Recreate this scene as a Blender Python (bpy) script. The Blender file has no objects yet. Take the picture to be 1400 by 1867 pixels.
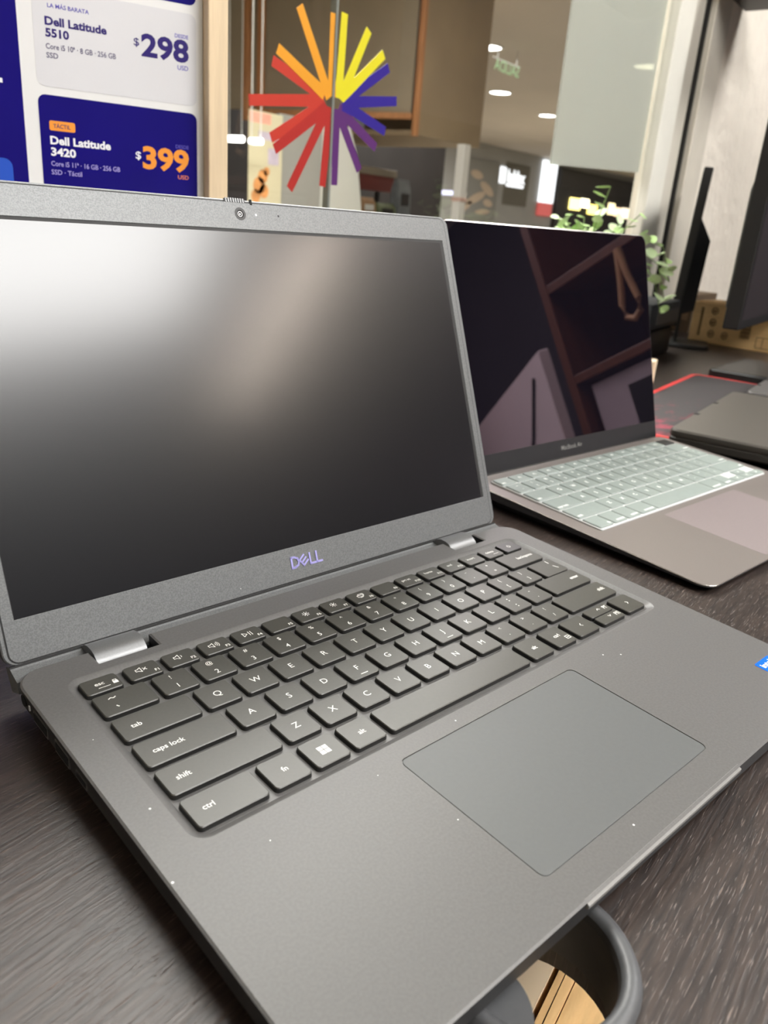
import bpy, bmesh, math, random
from mathutils import Matrix, Vector
random.seed(7)
D = bpy.data
SC = bpy.context.scene
COL = SC.collection
rad = math.radians

# ------------------------------------------------------------------ camera
cam = D.cameras.new('camera')
cam_o = D.objects.new('camera', cam)
COL.objects.link(cam_o)
CAM_R = ((0.6084, -0.7902, 0.0738), (-0.2352, -0.2683, -0.9342), (0.758, 0.551, -0.3491))   # right, down, forward
cr, cd, cf = (Vector(v) for v in CAM_R)
cam_o.matrix_world = Matrix(((cr.x, -cd.x, -cf.x, -0.1572), (cr.y, -cd.y, -cf.y, -0.2344), (cr.z, -cd.z, -cf.z, 0.9513), (0, 0, 0, 1)))
cam.sensor_width = 36.0
cam.lens = 36.0 * 1433.265 / 1867.0
cam.clip_start = 0.01
cam.clip_end = 100
cam.dof.use_dof = True
cam.dof.focus_distance = 0.365
cam.dof.aperture_fstop = 15.5
SC.camera = cam_o

# ------------------------------------------------------------------ view, world, exposure
SC.view_settings.view_transform = 'Standard'
SC.view_settings.look = 'None'
SC.view_settings.gamma = 1.0
SC.view_settings.use_curve_mapping = False
SC.view_settings.exposure = 0.0
world = D.worlds.new('world')
SC.world = world
world.use_nodes = True
world.node_tree.nodes['Background'].inputs['Color'].default_value = (0.55, 0.5, 0.44, 1)
world.node_tree.nodes['Background'].inputs['Strength'].default_value = 0.35

# (x, y, size x, size y, radiance) of the ceiling panels of the shop, colour
PANEL_Z = 2.62
PANELS = [(0.46, -2.25, 1.70, 1.10, 27.0), (2.30, -1.10, 0.60, 0.60, 50.0), (-1.35, -1.2, 0.60, 0.60, 5.0), (0.75, -0.55, 0.60, 0.60, 12.0)]
ARCADE_PANEL = (1.60, 1.45, 2.4, 1.0, 27.0)     # bright ceiling panel just outside the window
STRIP = (1.90, -3.05, 0.055, 1.75, 95.0)     # warm linear ceiling lamp
PANEL_COL = (1.0, 0.985, 0.96)
MALL_FILLS = [(7.5, 5.0, 2.62, 3.0, 170.0), (14.0, 6.5, 2.62, 3.0, 230.0), (4.0, 2.2, 2.62, 1.6, 20.0), (22.0, 6.0, 2.62, 3.0, 150.0)]  # area lights added to fill the arcade, beside the modelled downlights

# ------------------------------------------------------------------ helpers
def srgb(r, g, b):
    f = lambda c: ((c / 255) / 12.92 if c / 255 <= 0.04045 else ((c / 255 + 0.055) / 1.055) ** 2.4)
    return (f(r), f(g), f(b), 1)

def mat(name, col, rough=0.5, metal=0.0, spec=0.5, emit=None, es=0.0, noise=0.0, nscale=50, bump=0.0, bscale=200, tint=None, stretch=None, coat=0.0, ior=1.5):
    m = D.materials.new(name)
    m.use_nodes = True
    nt = m.node_tree
    b = nt.nodes['Principled BSDF']
    b.inputs['Base Color'].default_value = col
    b.inputs['Roughness'].default_value = rough
    b.inputs['Metallic'].default_value = metal
    b.inputs['Specular IOR Level'].default_value = spec
    b.inputs['IOR'].default_value = ior
    b.inputs['Coat Weight'].default_value = coat
    if tint: b.inputs['Specular Tint'].default_value = tint
    if emit:
        b.inputs['Emission Color'].default_value = emit
        b.inputs['Emission Strength'].default_value = es
    if noise or bump:
        tc = nt.nodes.new('ShaderNodeTexCoord')
        mp = nt.nodes.new('ShaderNodeMapping')
        if stretch: mp.inputs['Scale'].default_value = stretch
        nt.links.new(tc.outputs['Object'], mp.inputs['Vector'])
    if noise:
        n = nt.nodes.new('ShaderNodeTexNoise')
        n.inputs['Scale'].default_value = nscale
        n.inputs['Detail'].default_value = 4
        nt.links.new(mp.outputs['Vector'], n.inputs['Vector'])
        r = nt.nodes.new('ShaderNodeValToRGB')
        r.color_ramp.elements[0].position = 0.3
        r.color_ramp.elements[1].position = 0.7
        r.color_ramp.elements[0].color = tuple(c * (1 - noise) for c in col[:3]) + (1,)
        r.color_ramp.elements[1].color = tuple(min(1, c * (1 + noise)) for c in col[:3]) + (1,)
        nt.links.new(n.outputs['Fac'], r.inputs['Fac'])
        nt.links.new(r.outputs['Color'], b.inputs['Base Color'])
    if bump:
        n2 = nt.nodes.new('ShaderNodeTexNoise')
        n2.inputs['Scale'].default_value = bscale
        n2.inputs['Detail'].default_value = 3
        nt.links.new(mp.outputs['Vector'], n2.inputs['Vector'])
        bp = nt.nodes.new('ShaderNodeBump')
        bp.inputs['Strength'].default_value = bump
        bp.inputs['Distance'].default_value = 0.002
        nt.links.new(n2.outputs['Fac'], bp.inputs['Height'])
        nt.links.new(bp.outputs['Normal'], b.inputs['Normal'])
    return m

def emis(name, col, s):
    return mat(name, (0.02, 0.02, 0.02, 1), emit=col, es=s)

class MB:
    """collects geometry, given in millimetres by default"""
    def __init__(self, k=0.001):
        self.v = []; self.f = []; self.k = k
    def add(self, vs, fs):
        o = len(self.v)
        self.v += [tuple(c * self.k for c in p) for p in vs]
        self.f += [tuple(i + o for i in f) for f in fs]
        return self
    def box(self, x0, y0, z0, x1, y1, z1, M=None):
        vs = [(x0, y0, z0), (x1, y0, z0), (x1, y1, z0), (x0, y1, z0), (x0, y0, z1), (x1, y0, z1), (x1, y1, z1), (x0, y1, z1)]
        if M: vs = [tuple(M @ Vector(p)) for p in vs]
        return self.add(vs, [(0, 3, 2, 1), (4, 5, 6, 7), (0, 1, 5, 4), (1, 2, 6, 5), (2, 3, 7, 6), (3, 0, 4, 7)])
    def bbox(self, x0, y0, z0, x1, y1, z1, b=1.0, M=None):
        """box with chamfered edges"""
        bm = bmesh.new()
        bmesh.ops.create_cube(bm, size=1)
        for v in bm.verts:
            v.co = ((x0 + x1) / 2 + v.co.x * (x1 - x0), (y0 + y1) / 2 + v.co.y * (y1 - y0), (z0 + z1) / 2 + v.co.z * (z1 - z0))
        bmesh.ops.bevel(bm, geom=bm.edges[:], offset=b, segments=2, affect='EDGES', profile=0.5)
        vs = [tuple(v.co) for v in bm.verts]
        if M: vs = [tuple(M @ Vector(p)) for p in vs]
        bm.verts.index_update()
        fs = [tuple(v.index for v in f.verts) for f in bm.faces]
        bm.free()
        return self.add(vs, fs)
    def loft(self, loops, cap0=True, cap1=True, closed=True):
        n = len(loops[0]); vs = [p for l in loops for p in l]; fs = []
        for a in range(len(loops) - 1):
            for i in range(n if closed else n - 1):
                j = (i + 1) % n
                fs.append((a * n + i, a * n + j, (a + 1) * n + j, (a + 1) * n + i))
        if cap0: fs.append(tuple(range(n - 1, -1, -1)))
        if cap1: fs.append(tuple((len(loops) - 1) * n + i for i in range(n)))
        return self.add(vs, fs)
    def prism(self, poly, z0, z1):
        return self.loft([[(x, y, z0) for x, y in poly], [(x, y, z1) for x, y in poly]])
    def ring(self, outer, inner, z0, z1):
        n = len(outer)
        L = [[(x, y, z0) for x, y in outer], [(x, y, z1) for x, y in outer], [(x, y, z1) for x, y in inner], [(x, y, z0) for x, y in inner]]
        return self.loft(L + [L[0]], False, False)
    def disc(self, x, y, r, z0, z1, n=16):
        return self.prism(circ(x, y, r, n), z0, z1)
    def tube(self, path, r, n=8, caps=True):
        P = [Vector(p) for p in path]; loops = []
        up = Vector((0, 0, 1))
        for i, p in enumerate(P):
            t = (P[min(i + 1, len(P) - 1)] - P[max(i - 1, 0)]).normalized()
            a = t.cross(up)
            if a.length < 1e-3: a = t.cross(Vector((1, 0, 0)))
            a.normalize(); b = a.cross(t)
            rr_ = r[i] if isinstance(r, (list, tuple)) else r
            loops.append([tuple(p + a * (rr_ * math.cos(2 * math.pi * k / n)) + b * (rr_ * math.sin(2 * math.pi * k / n))) for k in range(n)])
        return self.loft(loops, caps, caps)
    def strokes(self, polys, w, z=0.0, dx=0, dy=0):
        for pl in polys:
            for (xa, ya), (xb, yb) in zip(pl[:-1], pl[1:]):
                l = math.hypot(xb - xa, yb - ya) or 1
                nx, ny = -(yb - ya) / l * w / 2, (xb - xa) / l * w / 2
                ex, ey = (xb - xa) / l * w * .3, (yb - ya) / l * w * .3
                self.add([(xa - ex - nx + dx, ya - ey - ny + dy, z), (xb + ex - nx + dx, yb + ey - ny + dy, z), (xb + ex + nx + dx, yb + ey + ny + dy, z), (xa - ex + nx + dx, ya - ey + ny + dy, z)], [(0, 1, 2, 3)])
        return self
    def text(self, s, x, y, cap, align='L', w=None, bold=0.0, z=0.0, mid=False):
        """flat lettering: baseline at y (or vertically centred), cap height in mm, optional fitted width"""
        vs, fs, x0, x1 = glyphs(s, bold)
        k = cap / CAP
        kx = k if w is None else w / max(1e-6, x1 - x0)
        W = (x1 - x0) * kx
        ox = x - {'L': 0, 'C': W / 2, 'R': W}[align] - x0 * kx
        if mid:
            ys = [p[1] for p in vs]
            oy = y - (min(ys) + max(ys)) / 2 * k
        else: oy = y
        return self.add([(px * kx + ox, py * k + oy, z) for px, py in vs], fs)
    def mesh(self, name, m, smooth=None):
        me = D.meshes.new(name)
        me.from_pydata(self.v, [], self.f)
        me.materials.append(m)
        if smooth is not None:
            me.polygons.foreach_set('use_smooth', [True] * len(me.polygons))
            me.set_sharp_from_angle(angle=rad(smooth))
        me.update()
        return me
    def build(self, name, m, parent=None, M=None, smooth=None, label=None):
        o = D.objects.new(name, self.mesh(name, m, smooth))
        COL.objects.link(o)
        if parent: o.parent = parent
        if M is not None: o.matrix_basis = M
        if label: o['label'] = label
        return o

CAP = 0.729
_gl = {}
def glyphs(s, bold):
    key = (s, round(bold, 3))
    if key not in _gl:
        cu = D.curves.new('lettering', 'FONT')
        cu.body = s; cu.size = 1.0; cu.offset = bold; cu.resolution_u = 3
        o = D.objects.new('lettering', cu)
        me = D.meshes.new_from_object(o)
        vs = [(v.co.x, v.co.y) for v in me.vertices]
        fs = [tuple(p.vertices) for p in me.polygons]
        D.objects.remove(o); D.curves.remove(cu); D.meshes.remove(me)
        xs = [p[0] for p in vs] or [0, 1]
        _gl[key] = (vs, fs, min(xs), max(xs))
    return _gl[key]
_h = glyphs('H', 0.0)
CAP = max(p[1] for p in _h[0])

def circ(x, y, r, n=16, a0=0.0):
    return [(x + r * math.cos(a0 + 2 * math.pi * i / n), y + r * math.sin(a0 + 2 * math.pi * i / n)) for i in range(n)]
def rrect(x0, y0, x1, y1, r, n=5):
    rs = r if isinstance(r, (list, tuple)) else (r, r, r, r)      # SW, SE, NE, NW
    out = []
    for (cx, cy, a, q) in ((x0 + rs[0], y0 + rs[0], 180, rs[0]), (x1 - rs[1], y0 + rs[1], 270, rs[1]), (x1 - rs[2], y1 - rs[2], 0, rs[2]), (x0 + rs[3], y1 - rs[3], 90, rs[3])):
        for i in range(n + 1):
            t = rad(a + 90 * i / n)
            out.append((cx + q * math.cos(t), cy + q * math.sin(t)))
    return out
def inset(poly, d):
    n = len(poly); out = []
    for i in range(n):
        p0, p1, p2 = Vector(poly[i - 1]), Vector(poly[i]), Vector(poly[(i + 1) % n])
        e1 = (p1 - p0).normalized(); e2 = (p2 - p1).normalized()
        n1 = Vector((-e1.y, e1.x)); n2 = Vector((-e2.y, e2.x))
        m = n1 + n2
        m = m / max(0.35, m.dot(n1)) if m.length > 1e-6 else n1
        out.append((p1.x + m.x * d, p1.y + m.y * d))
    return out
def at(poly, z):
    return [(x, y, z(x, y) if callable(z) else z) for x, y in poly]
def fill(mb, loops):
    """triangulated face between loops (first outer, the rest holes), all 3-D"""
    bm = bmesh.new(); edges = []
    for l in loops:
        vv = [bm.verts.new(p) for p in l]
        edges += [bm.edges.new((vv[i], vv[(i + 1) % len(vv)])) for i in range(len(vv))]
    bmesh.ops.triangle_fill(bm, use_beauty=True, use_dissolve=False, edges=edges)
    bmesh.ops.recalc_face_normals(bm, faces=bm.faces[:])
    if bm.faces and sum(f.normal.z for f in bm.faces) < 0:
        for f in bm.faces: f.normal_flip()
    bm.verts.index_update()
    mb.add([tuple(v.co) for v in bm.verts], [tuple(v.index for v in f.verts) for f in bm.faces])
    bm.free()

def tag(o, label=None, cat=None, group=None, kind=None):
    if label: o['label'] = label
    if cat: o['category'] = cat
    if group: o['group'] = group
    if kind: o['kind'] = kind
    return o
def thing(name, label, cat, loc=(0, 0, 0), rz=0.0, group=None):
    o = D.objects.new(name, None)
    COL.objects.link(o)
    o.location = loc; o.rotation_euler = (0, 0, rz); o.empty_display_size = 0.02
    return tag(o, label, cat, group)
def struct(name, mb, m, smooth=None, label=None):
    return tag(mb.build(name, m, smooth=smooth), label=label, kind='structure')
def T(x, y, z): return Matrix.Translation((x * 0.001, y * 0.001, z * 0.001))
def RX(a): return Matrix.Rotation(a, 4, 'X')
def RY(a): return Matrix.Rotation(a, 4, 'Y')
def RZ(a): return Matrix.Rotation(a, 4, 'Z')

TABLE = 740.0      # desk height in mm

# ------------------------------------------------------------------ materials
def wood_dark():
    m = mat('dark_wood_laminate', srgb(62, 50, 46), rough=0.37, spec=0.5)
    nt = m.node_tree; b = nt.nodes['Principled BSDF']
    tc = nt.nodes.new('ShaderNodeTexCoord')
    def noise(sc, detail, scale):
        mp = nt.nodes.new('ShaderNodeMapping'); mp.inputs['Scale'].default_value = sc
        nt.links.new(tc.outputs['Object'], mp.inputs['Vector'])
        n = nt.nodes.new('ShaderNodeTexNoise'); n.inputs['Scale'].default_value = scale; n.inputs['Detail'].default_value = detail
        n.inputs['Distortion'].default_value = 0.4
        nt.links.new(mp.outputs['Vector'], n.inputs['Vector'])
        return n
    n1 = noise((1.6, 24, 1), 6, 26)
    n2 = noise((2.0, 30, 1), 3, 62)
    r = nt.nodes.new('ShaderNodeValToRGB')
    e = r.color_ramp.elements
    e[0].position = 0.34; e[0].color = srgb(30, 24, 22)
    e[1].position = 0.68; e[1].color = srgb(56, 46, 41)
    nt.links.new(n1.outputs['Fac'], r.inputs['Fac'])
    r2 = nt.nodes.new('ShaderNodeValToRGB')
    r2.color_ramp.elements[0].position = 0.62; r2.color_ramp.elements[0].color = (0, 0, 0, 1)
    r2.color_ramp.elements[1].position = 0.72; r2.color_ramp.elements[1].color = (1, 1, 1, 1)
    nt.links.new(n2.outputs['Fac'], r2.inputs['Fac'])
    mx = nt.nodes.new('ShaderNodeMixRGB'); mx.inputs['Color2'].default_value = srgb(112, 96, 86)
    f = nt.nodes.new('ShaderNodeMath'); f.operation = 'MULTIPLY'; f.inputs[1].default_value = 0.7
    nt.links.new(r2.outputs['Color'], f.inputs[0])
    nt.links.new(f.outputs[0], mx.inputs['Fac'])
    nt.links.new(r.outputs['Color'], mx.inputs['Color1'])
    nt.links.new(mx.outputs['Color'], b.inputs['Base Color'])
    ad = nt.nodes.new('ShaderNodeMath'); ad.operation = 'ADD'
    nt.links.new(n1.outputs['Fac'], ad.inputs[0]); nt.links.new(r2.outputs['Color'], ad.inputs[1])
    bp = nt.nodes.new('ShaderNodeBump'); bp.inputs['Strength'].default_value = 0.35; bp.inputs['Distance'].default_value = 0.0006
    nt.links.new(ad.outputs[0], bp.inputs['Height'])
    nt.links.new(bp.outputs['Normal'], b.inputs['Normal'])
    return m
def speckled(name, a, b_, rough, metal, scale, spots=0.0):
    """two-tone sparkle paint, with a few pale dust specks"""
    m = mat(name, a, rough=rough, metal=metal)
    nt = m.node_tree; b = nt.nodes['Principled BSDF']
    tc = nt.nodes.new('ShaderNodeTexCoord')
    n = nt.nodes.new('ShaderNodeTexNoise'); n.inputs['Scale'].default_value = scale; n.inputs['Detail'].default_value = 2
    nt.links.new(tc.outputs['Object'], n.inputs['Vector'])
    r = nt.nodes.new('ShaderNodeValToRGB')
    r.color_ramp.elements[0].position = 0.36; r.color_ramp.elements[0].color = a
    r.color_ramp.elements[1].position = 0.64; r.color_ramp.elements[1].color = b_
    nt.links.new(n.outputs['Fac'], r.inputs['Fac'])
    out = r.outputs['Color']
    if spots:
        v = nt.nodes.new('ShaderNodeTexVoronoi'); v.inputs['Scale'].default_value = 120
        nt.links.new(tc.outputs['Object'], v.inputs['Vector'])
        lt = nt.nodes.new('ShaderNodeMath'); lt.operation = 'LESS_THAN'; lt.inputs[1].default_value = spots
        nt.links.new(v.outputs['Distance'], lt.inputs[0])
        sep = nt.nodes.new('ShaderNodeSeparateColor'); nt.links.new(v.outputs['Color'], sep.inputs['Color'])
        l2 = nt.nodes.new('ShaderNodeMath'); l2.operation = 'GREATER_THAN'; l2.inputs[1].default_value = 0.82
        nt.links.new(sep.outputs[0], l2.inputs[0])
        mu = nt.nodes.new('ShaderNodeMath'); mu.operation = 'MULTIPLY'
        nt.links.new(lt.outputs[0], mu.inputs[0]); nt.links.new(l2.outputs[0], mu.inputs[1])
        mx = nt.nodes.new('ShaderNodeMixRGB'); mx.inputs['Color2'].default_value = (0.7, 0.7, 0.68, 1)
        nt.links.new(mu.outputs[0], mx.inputs['Fac']); nt.links.new(out, mx.inputs['Color1'])
        out = mx.outputs['Color']
    nt.links.new(out, b.inputs['Base Color'])
    return m
def glass(name, tint=(0.955, 0.955, 0.945, 1), refl=1.0):
    m = D.materials.new(name); m.use_nodes = True; nt = m.node_tree
    nt.nodes.clear()
    o = nt.nodes.new('ShaderNodeOutputMaterial'); mx = nt.nodes.new('ShaderNodeMixShader')
    t = nt.nodes.new('ShaderNodeBsdfTransparent'); t.inputs['Color'].default_value = tint
    g = nt.nodes.new('ShaderNodeBsdfGlossy'); g.inputs['Roughness'].default_value = 0.0
    fr = nt.nodes.new('ShaderNodeFresnel'); fr.inputs['IOR'].default_value = 1.45
    gm = nt.nodes.new('ShaderNodeNewGeometry')
    inv = nt.nodes.new('ShaderNodeMath'); inv.operation = 'SUBTRACT'; inv.inputs[0].default_value = refl
    nt.links.new(gm.outputs['Backfacing'], inv.inputs[1])
    cl = nt.nodes.new('ShaderNodeMath'); cl.operation = 'MAXIMUM'; cl.inputs[1].default_value = 0.0
    nt.links.new(inv.outputs[0], cl.inputs[0])
    mu = nt.nodes.new('ShaderNodeMath'); mu.operation = 'MULTIPLY'
    nt.links.new(cl.outputs[0], mu.inputs[1])
    nt.links.new(fr.outputs[0], mu.inputs[0]); nt.links.new(mu.outputs[0], mx.inputs[0])
    nt.links.new(t.outputs[0], mx.inputs[1]); nt.links.new(g.outputs[0], mx.inputs[2]); nt.links.new(mx.outputs[0], o.inputs[0])
    return m
def frosted(name, col, trans=0.35, alpha=0.12):
    m = D.materials.new(name); m.use_nodes = True; nt = m.node_tree
    nt.nodes.clear()
    o = nt.nodes.new('ShaderNodeOutputMaterial')
    d = nt.nodes.new('ShaderNodeBsdfDiffuse'); d.inputs['Color'].default_value = col
    tl = nt.nodes.new('ShaderNodeBsdfTranslucent'); tl.inputs['Color'].default_value = col
    tp = nt.nodes.new('ShaderNodeBsdfTransparent'); tp.inputs['Color'].default_value = (0.9, 0.92, 0.85, 1)
    m1 = nt.nodes.new('ShaderNodeMixShader'); m1.inputs[0].default_value = trans
    m2 = nt.nodes.new('ShaderNodeMixShader'); m2.inputs[0].default_value = alpha
    nt.links.new(d.outputs[0], m1.inputs[1]); nt.links.new(tl.outputs[0], m1.inputs[2])
    nt.links.new(m1.outputs[0], m2.inputs[1]); nt.links.new(tp.outputs[0], m2.inputs[2]); nt.links.new(m2.outputs[0], o.inputs[0])
    return m

M_ = {}
M_['wood'] = wood_dark()
M_['deck'] = speckled('soft_touch_grey', srgb(81, 80, 79), srgb(87, 86, 85), 0.44, 0.0, 900, spots=0.05)
M_['side'] = mat('black_grey_side', srgb(42, 42, 43), rough=0.55, noise=0.1, nscale=400)
M_['key'] = mat('key_plastic', srgb(58, 57, 52), rough=0.38, noise=0.06, nscale=600)
M_['key_shade'] = mat('key_skirt_shade', srgb(24, 24, 23), rough=0.5, noise=0.06, nscale=600)  # near-black: the shade in the gaps between keys is put in this colour
M_['key_power'] = mat('power_key_plastic', srgb(44, 44, 44), rough=0.35, noise=0.06, nscale=600)
M_['legend'] = mat('legend_print', srgb(225, 225, 220), rough=0.6, noise=0.02, nscale=900)
M_['lid'] = speckled('sparkle_grey_paint', srgb(95, 97, 98), srgb(112, 114, 115), 0.42, 0.25, 1500, spots=0.03)
M_['screen'] = mat('matte_panel', (0.0012, 0.0012, 0.003, 1), rough=0.34, spec=0.22, noise=0.05, nscale=40, coat=0.85)
M_['screen'].node_tree.nodes['Principled BSDF'].inputs['Coat Roughness'].default_value = 0.2
M_['border'] = mat('panel_border_black', (0.004, 0.004, 0.004, 1), rough=0.6, noise=0.05, nscale=40)
M_['hinge'] = mat('hinge_metal', srgb(118, 119, 120), rough=0.42, metal=0.6, noise=0.06, nscale=1200)
M_['pad'] = mat('touchpad_grey', srgb(80, 82, 82), rough=0.48, noise=0.03, nscale=500)
M_['chrome'] = mat('violet_chrome', srgb(160, 156, 214), rough=0.3, metal=0.1, noise=0.04, nscale=500)
M_['lens'] = mat('lens_glass', (0.01, 0.01, 0.012, 1), rough=0.08, noise=0.05, nscale=500)
M_['steel'] = mat('port_steel', srgb(150, 150, 150), rough=0.35, metal=0.9, noise=0.05, nscale=500)
M_['black'] = mat('black_plastic', srgb(22, 22, 23), rough=0.45, noise=0.1, nscale=200)
M_['hole'] = mat('black_recess', (0.003, 0.003, 0.003, 1), rough=0.8, noise=0.1, nscale=200)
M_['lip'] = mat('bright_lip', srgb(122, 121, 119), rough=0.4, noise=0.03, nscale=500)
M_['sticker_blue'] = mat('sticker_blue', srgb(25, 95, 215), rough=0.25, noise=0.08, nscale=60)
M_['white_print'] = mat('white_print', srgb(235, 236, 238), rough=0.5, noise=0.02, nscale=300)
M_['alu'] = speckled('warm_grey_aluminium', srgb(120, 113, 109), srgb(128, 121, 117), 0.38, 0.35, 1800)
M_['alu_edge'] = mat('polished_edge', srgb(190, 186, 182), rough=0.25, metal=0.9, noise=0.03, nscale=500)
M_['alu_pad'] = mat('alu_touchpad', srgb(134, 124, 124), rough=0.36, metal=0.2, noise=0.03, nscale=500)
M_['gloss'] = mat('glossy_screen', (0.004, 0.0035, 0.006, 1), rough=0.015, spec=0.5, ior=1.75, tint=(0.95, 0.72, 0.85, 1), noise=0.05, nscale=30)
M_['chin'] = mat('screen_chin', srgb(30, 31, 33), rough=0.3, noise=0.06, nscale=100)
M_['silicone'] = mat('white_silicone', srgb(198, 200, 199), rough=0.45, noise=0.02, nscale=200)
M_['mint'] = mat('mint_silicone', srgb(134, 144, 139), rough=0.45, noise=0.03, nscale=200)
M_['mint_print'] = mat('mint_key_print', srgb(246, 250, 247), rough=0.5, noise=0.01, nscale=200)
M_['wall'] = mat('white_textured_plaster', srgb(226, 219, 207), rough=0.85, noise=0.03, nscale=18, bump=1.0, bscale=34)
for n_ in M_['wall'].node_tree.nodes:
    if n_.type == 'BUMP': n_.inputs['Distance'].default_value = 0.008
M_['frame_white'] = mat('cream_frame_paint', srgb(205, 199, 186), rough=0.5, noise=0.05, nscale=14)
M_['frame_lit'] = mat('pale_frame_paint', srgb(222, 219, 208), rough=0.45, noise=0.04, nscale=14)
M_['gasket'] = mat('black_gasket', srgb(20, 19, 18), rough=0.7, noise=0.1, nscale=100)
M_['pine'] = mat('pale_pine', srgb(226, 203, 168), rough=0.55, noise=0.13, nscale=9, stretch=(9, 9, 0.7), bump=0.15, bscale=30)
M_['paper'] = mat('poster_paper', srgb(238, 238, 238), rough=0.22, noise=0.012, nscale=12)
M_['card_grey'] = mat('card_pale_grey', srgb(224, 224, 228), rough=0.22, noise=0.012, nscale=12)
M_['navy'] = mat('poster_navy', srgb(28, 21, 116), rough=0.16, noise=0.07, nscale=14)
M_['royal'] = mat('poster_royal_blue', srgb(52, 92, 200), rough=0.2, noise=0.05, nscale=14)
M_['ink_navy'] = mat('ink_navy', srgb(44, 28, 112), rough=0.3, noise=0.03, nscale=60)
M_['ink_violet'] = mat('ink_violet', srgb(92, 84, 184), rough=0.3, noise=0.03, nscale=60)
M_['ink_grey'] = mat('ink_grey', srgb(92, 86, 120), rough=0.3, noise=0.03, nscale=60)
M_['ink_white'] = mat('ink_white', srgb(245, 245, 250), rough=0.3, noise=0.02, nscale=60)
M_['ink_lilac'] = mat('ink_lilac', srgb(170, 160, 225), rough=0.3, noise=0.02, nscale=60)
M_['ink_orange'] = mat('ink_orange', srgb(247, 158, 62), rough=0.3, noise=0.03, nscale=60)
M_['ink_coral'] = mat('ink_coral', srgb(245, 140, 95), rough=0.3, noise=0.03, nscale=60)

# ------------------------------------------------------------------ the room
b = MB(); b.box(-2400, -4200, -60, 3300, 470, 0)
struct('floor', b, mat('grey_floor_tile', srgb(120, 114, 106), rough=0.4, noise=0.08, nscale=4))
b = MB(); b.box(-2400, -4200, 2650, 3300, 470, 2720)
struct('ceiling', b, mat('white_ceiling', srgb(226, 220, 210), rough=0.9, noise=0.02, nscale=10))
b = MB(); b.box(-2460, -4200, 0, -2400, 470, 2650)
struct('wall_left', b, mat('cream_wall', srgb(205, 198, 186), rough=0.85, noise=0.03, nscale=6))
b = MB(); b.box(3300, -4200, 0, 3360, 470, 2650)
struct('wall_right', b, mat('navy_wall', srgb(48, 48, 56), rough=0.8, noise=0.05, nscale=6))
b = MB(); b.box(-2400, -4260, 0, 3300, -4200, 2650)
struct('wall_front', b, mat('charcoal_wall', srgb(46, 44, 46), rough=0.8, noise=0.05, nscale=6))
# wall that carries the shop window: plastered piece to the right of the pane, parapet under it, piece to the left
b = MB(); b.box(2006, 454, 0, 3300, 560, 2650)
struct('wall_back', b, M_['wall'], label='white plaster wall with rough texture beside the shop window')
b = MB(); b.box(-2400, 454, 0, 2006, 560, 735)
struct('wall_back_parapet', b, M_['frame_white'])

# ------------------------------------------------------------------ shop window
win = D.objects.new('window_1', None); COL.objects.link(win); win['kind'] = 'structure'
M_['glass'] = glass('window_glass')
b = MB(); b.box(632, 462, 740, 1706, 468, 2600); b.build('pane', M_['glass'], win)
b = MB(); b.box(-2300, 462, 740, 629, 468, 2600); b.build('pane', M_['glass'], win)
b = MB(); b.box(628.6, 460, 740, 632.4, 469, 2600); b.build('seam', mat('glass_seam', srgb(120, 125, 120), rough=0.3, noise=0.05, nscale=50), win)
b = MB()   # pale aluminium mullion with a step, then the black joint and the cream jamb
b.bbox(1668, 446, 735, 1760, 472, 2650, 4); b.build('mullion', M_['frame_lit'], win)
b = MB(); b.bbox(1760, 470, 735, 1886, 520, 2650, 3); b.build('jamb_panel', M_['frame_white'], win)
b = MB(); b.box(1886, 462, 735, 1895, 515, 2650); b.build('gasket', M_['gasket'], win)
b = MB(); b.bbox(1895, 448, 735, 2004, 520, 2650, 3); b.build('jamb', M_['frame_white'], win)
b = MB(); b.box(-2400, 448, 2600, 2006, 520, 2650); b.build('head_rail', M_['frame_white'], win)
b = MB(); b.box(-2400, 450, 735, 1668, 500, 741); b.build('sill_rail', M_['frame_white'], win)

# ------------------------------------------------------------------ desk with the round cable hole
GX, GY, GR = 24.0, -174.0, 30.5
desk = thing('desk', 'long dark brown wooden desk under the laptops, running along the shop window', 'desk', (0.6, 0.1, 0))
dm = T(-600, -100, 0)
outer = [(-1500, -247), (3200, -247), (3200, 446), (-1500, 446)]
hole = circ(GX, GY, GR, 40)
b = MB()
fill(b, [at(outer, TABLE), at(hole, TABLE)])
b.loft([at(outer, TABLE), at(outer, TABLE - 34)], False, False)
b.loft([at(hole, TABLE), at(hole, TABLE - 34)], False, False)
fill(b, [at(outer, TABLE - 34), at(hole, TABLE - 34)])
b.build('tabletop', M_['wood'], desk, dm)
for lx, ly in ((-1440, 380), (3100, 380), (-1440, -240), (3100, -240)):
    b = MB(); b.bbox(lx, ly, 0, lx + 60, ly + 50, TABLE - 34, 3); b.build('leg', M_['black'], desk, dm)

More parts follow.
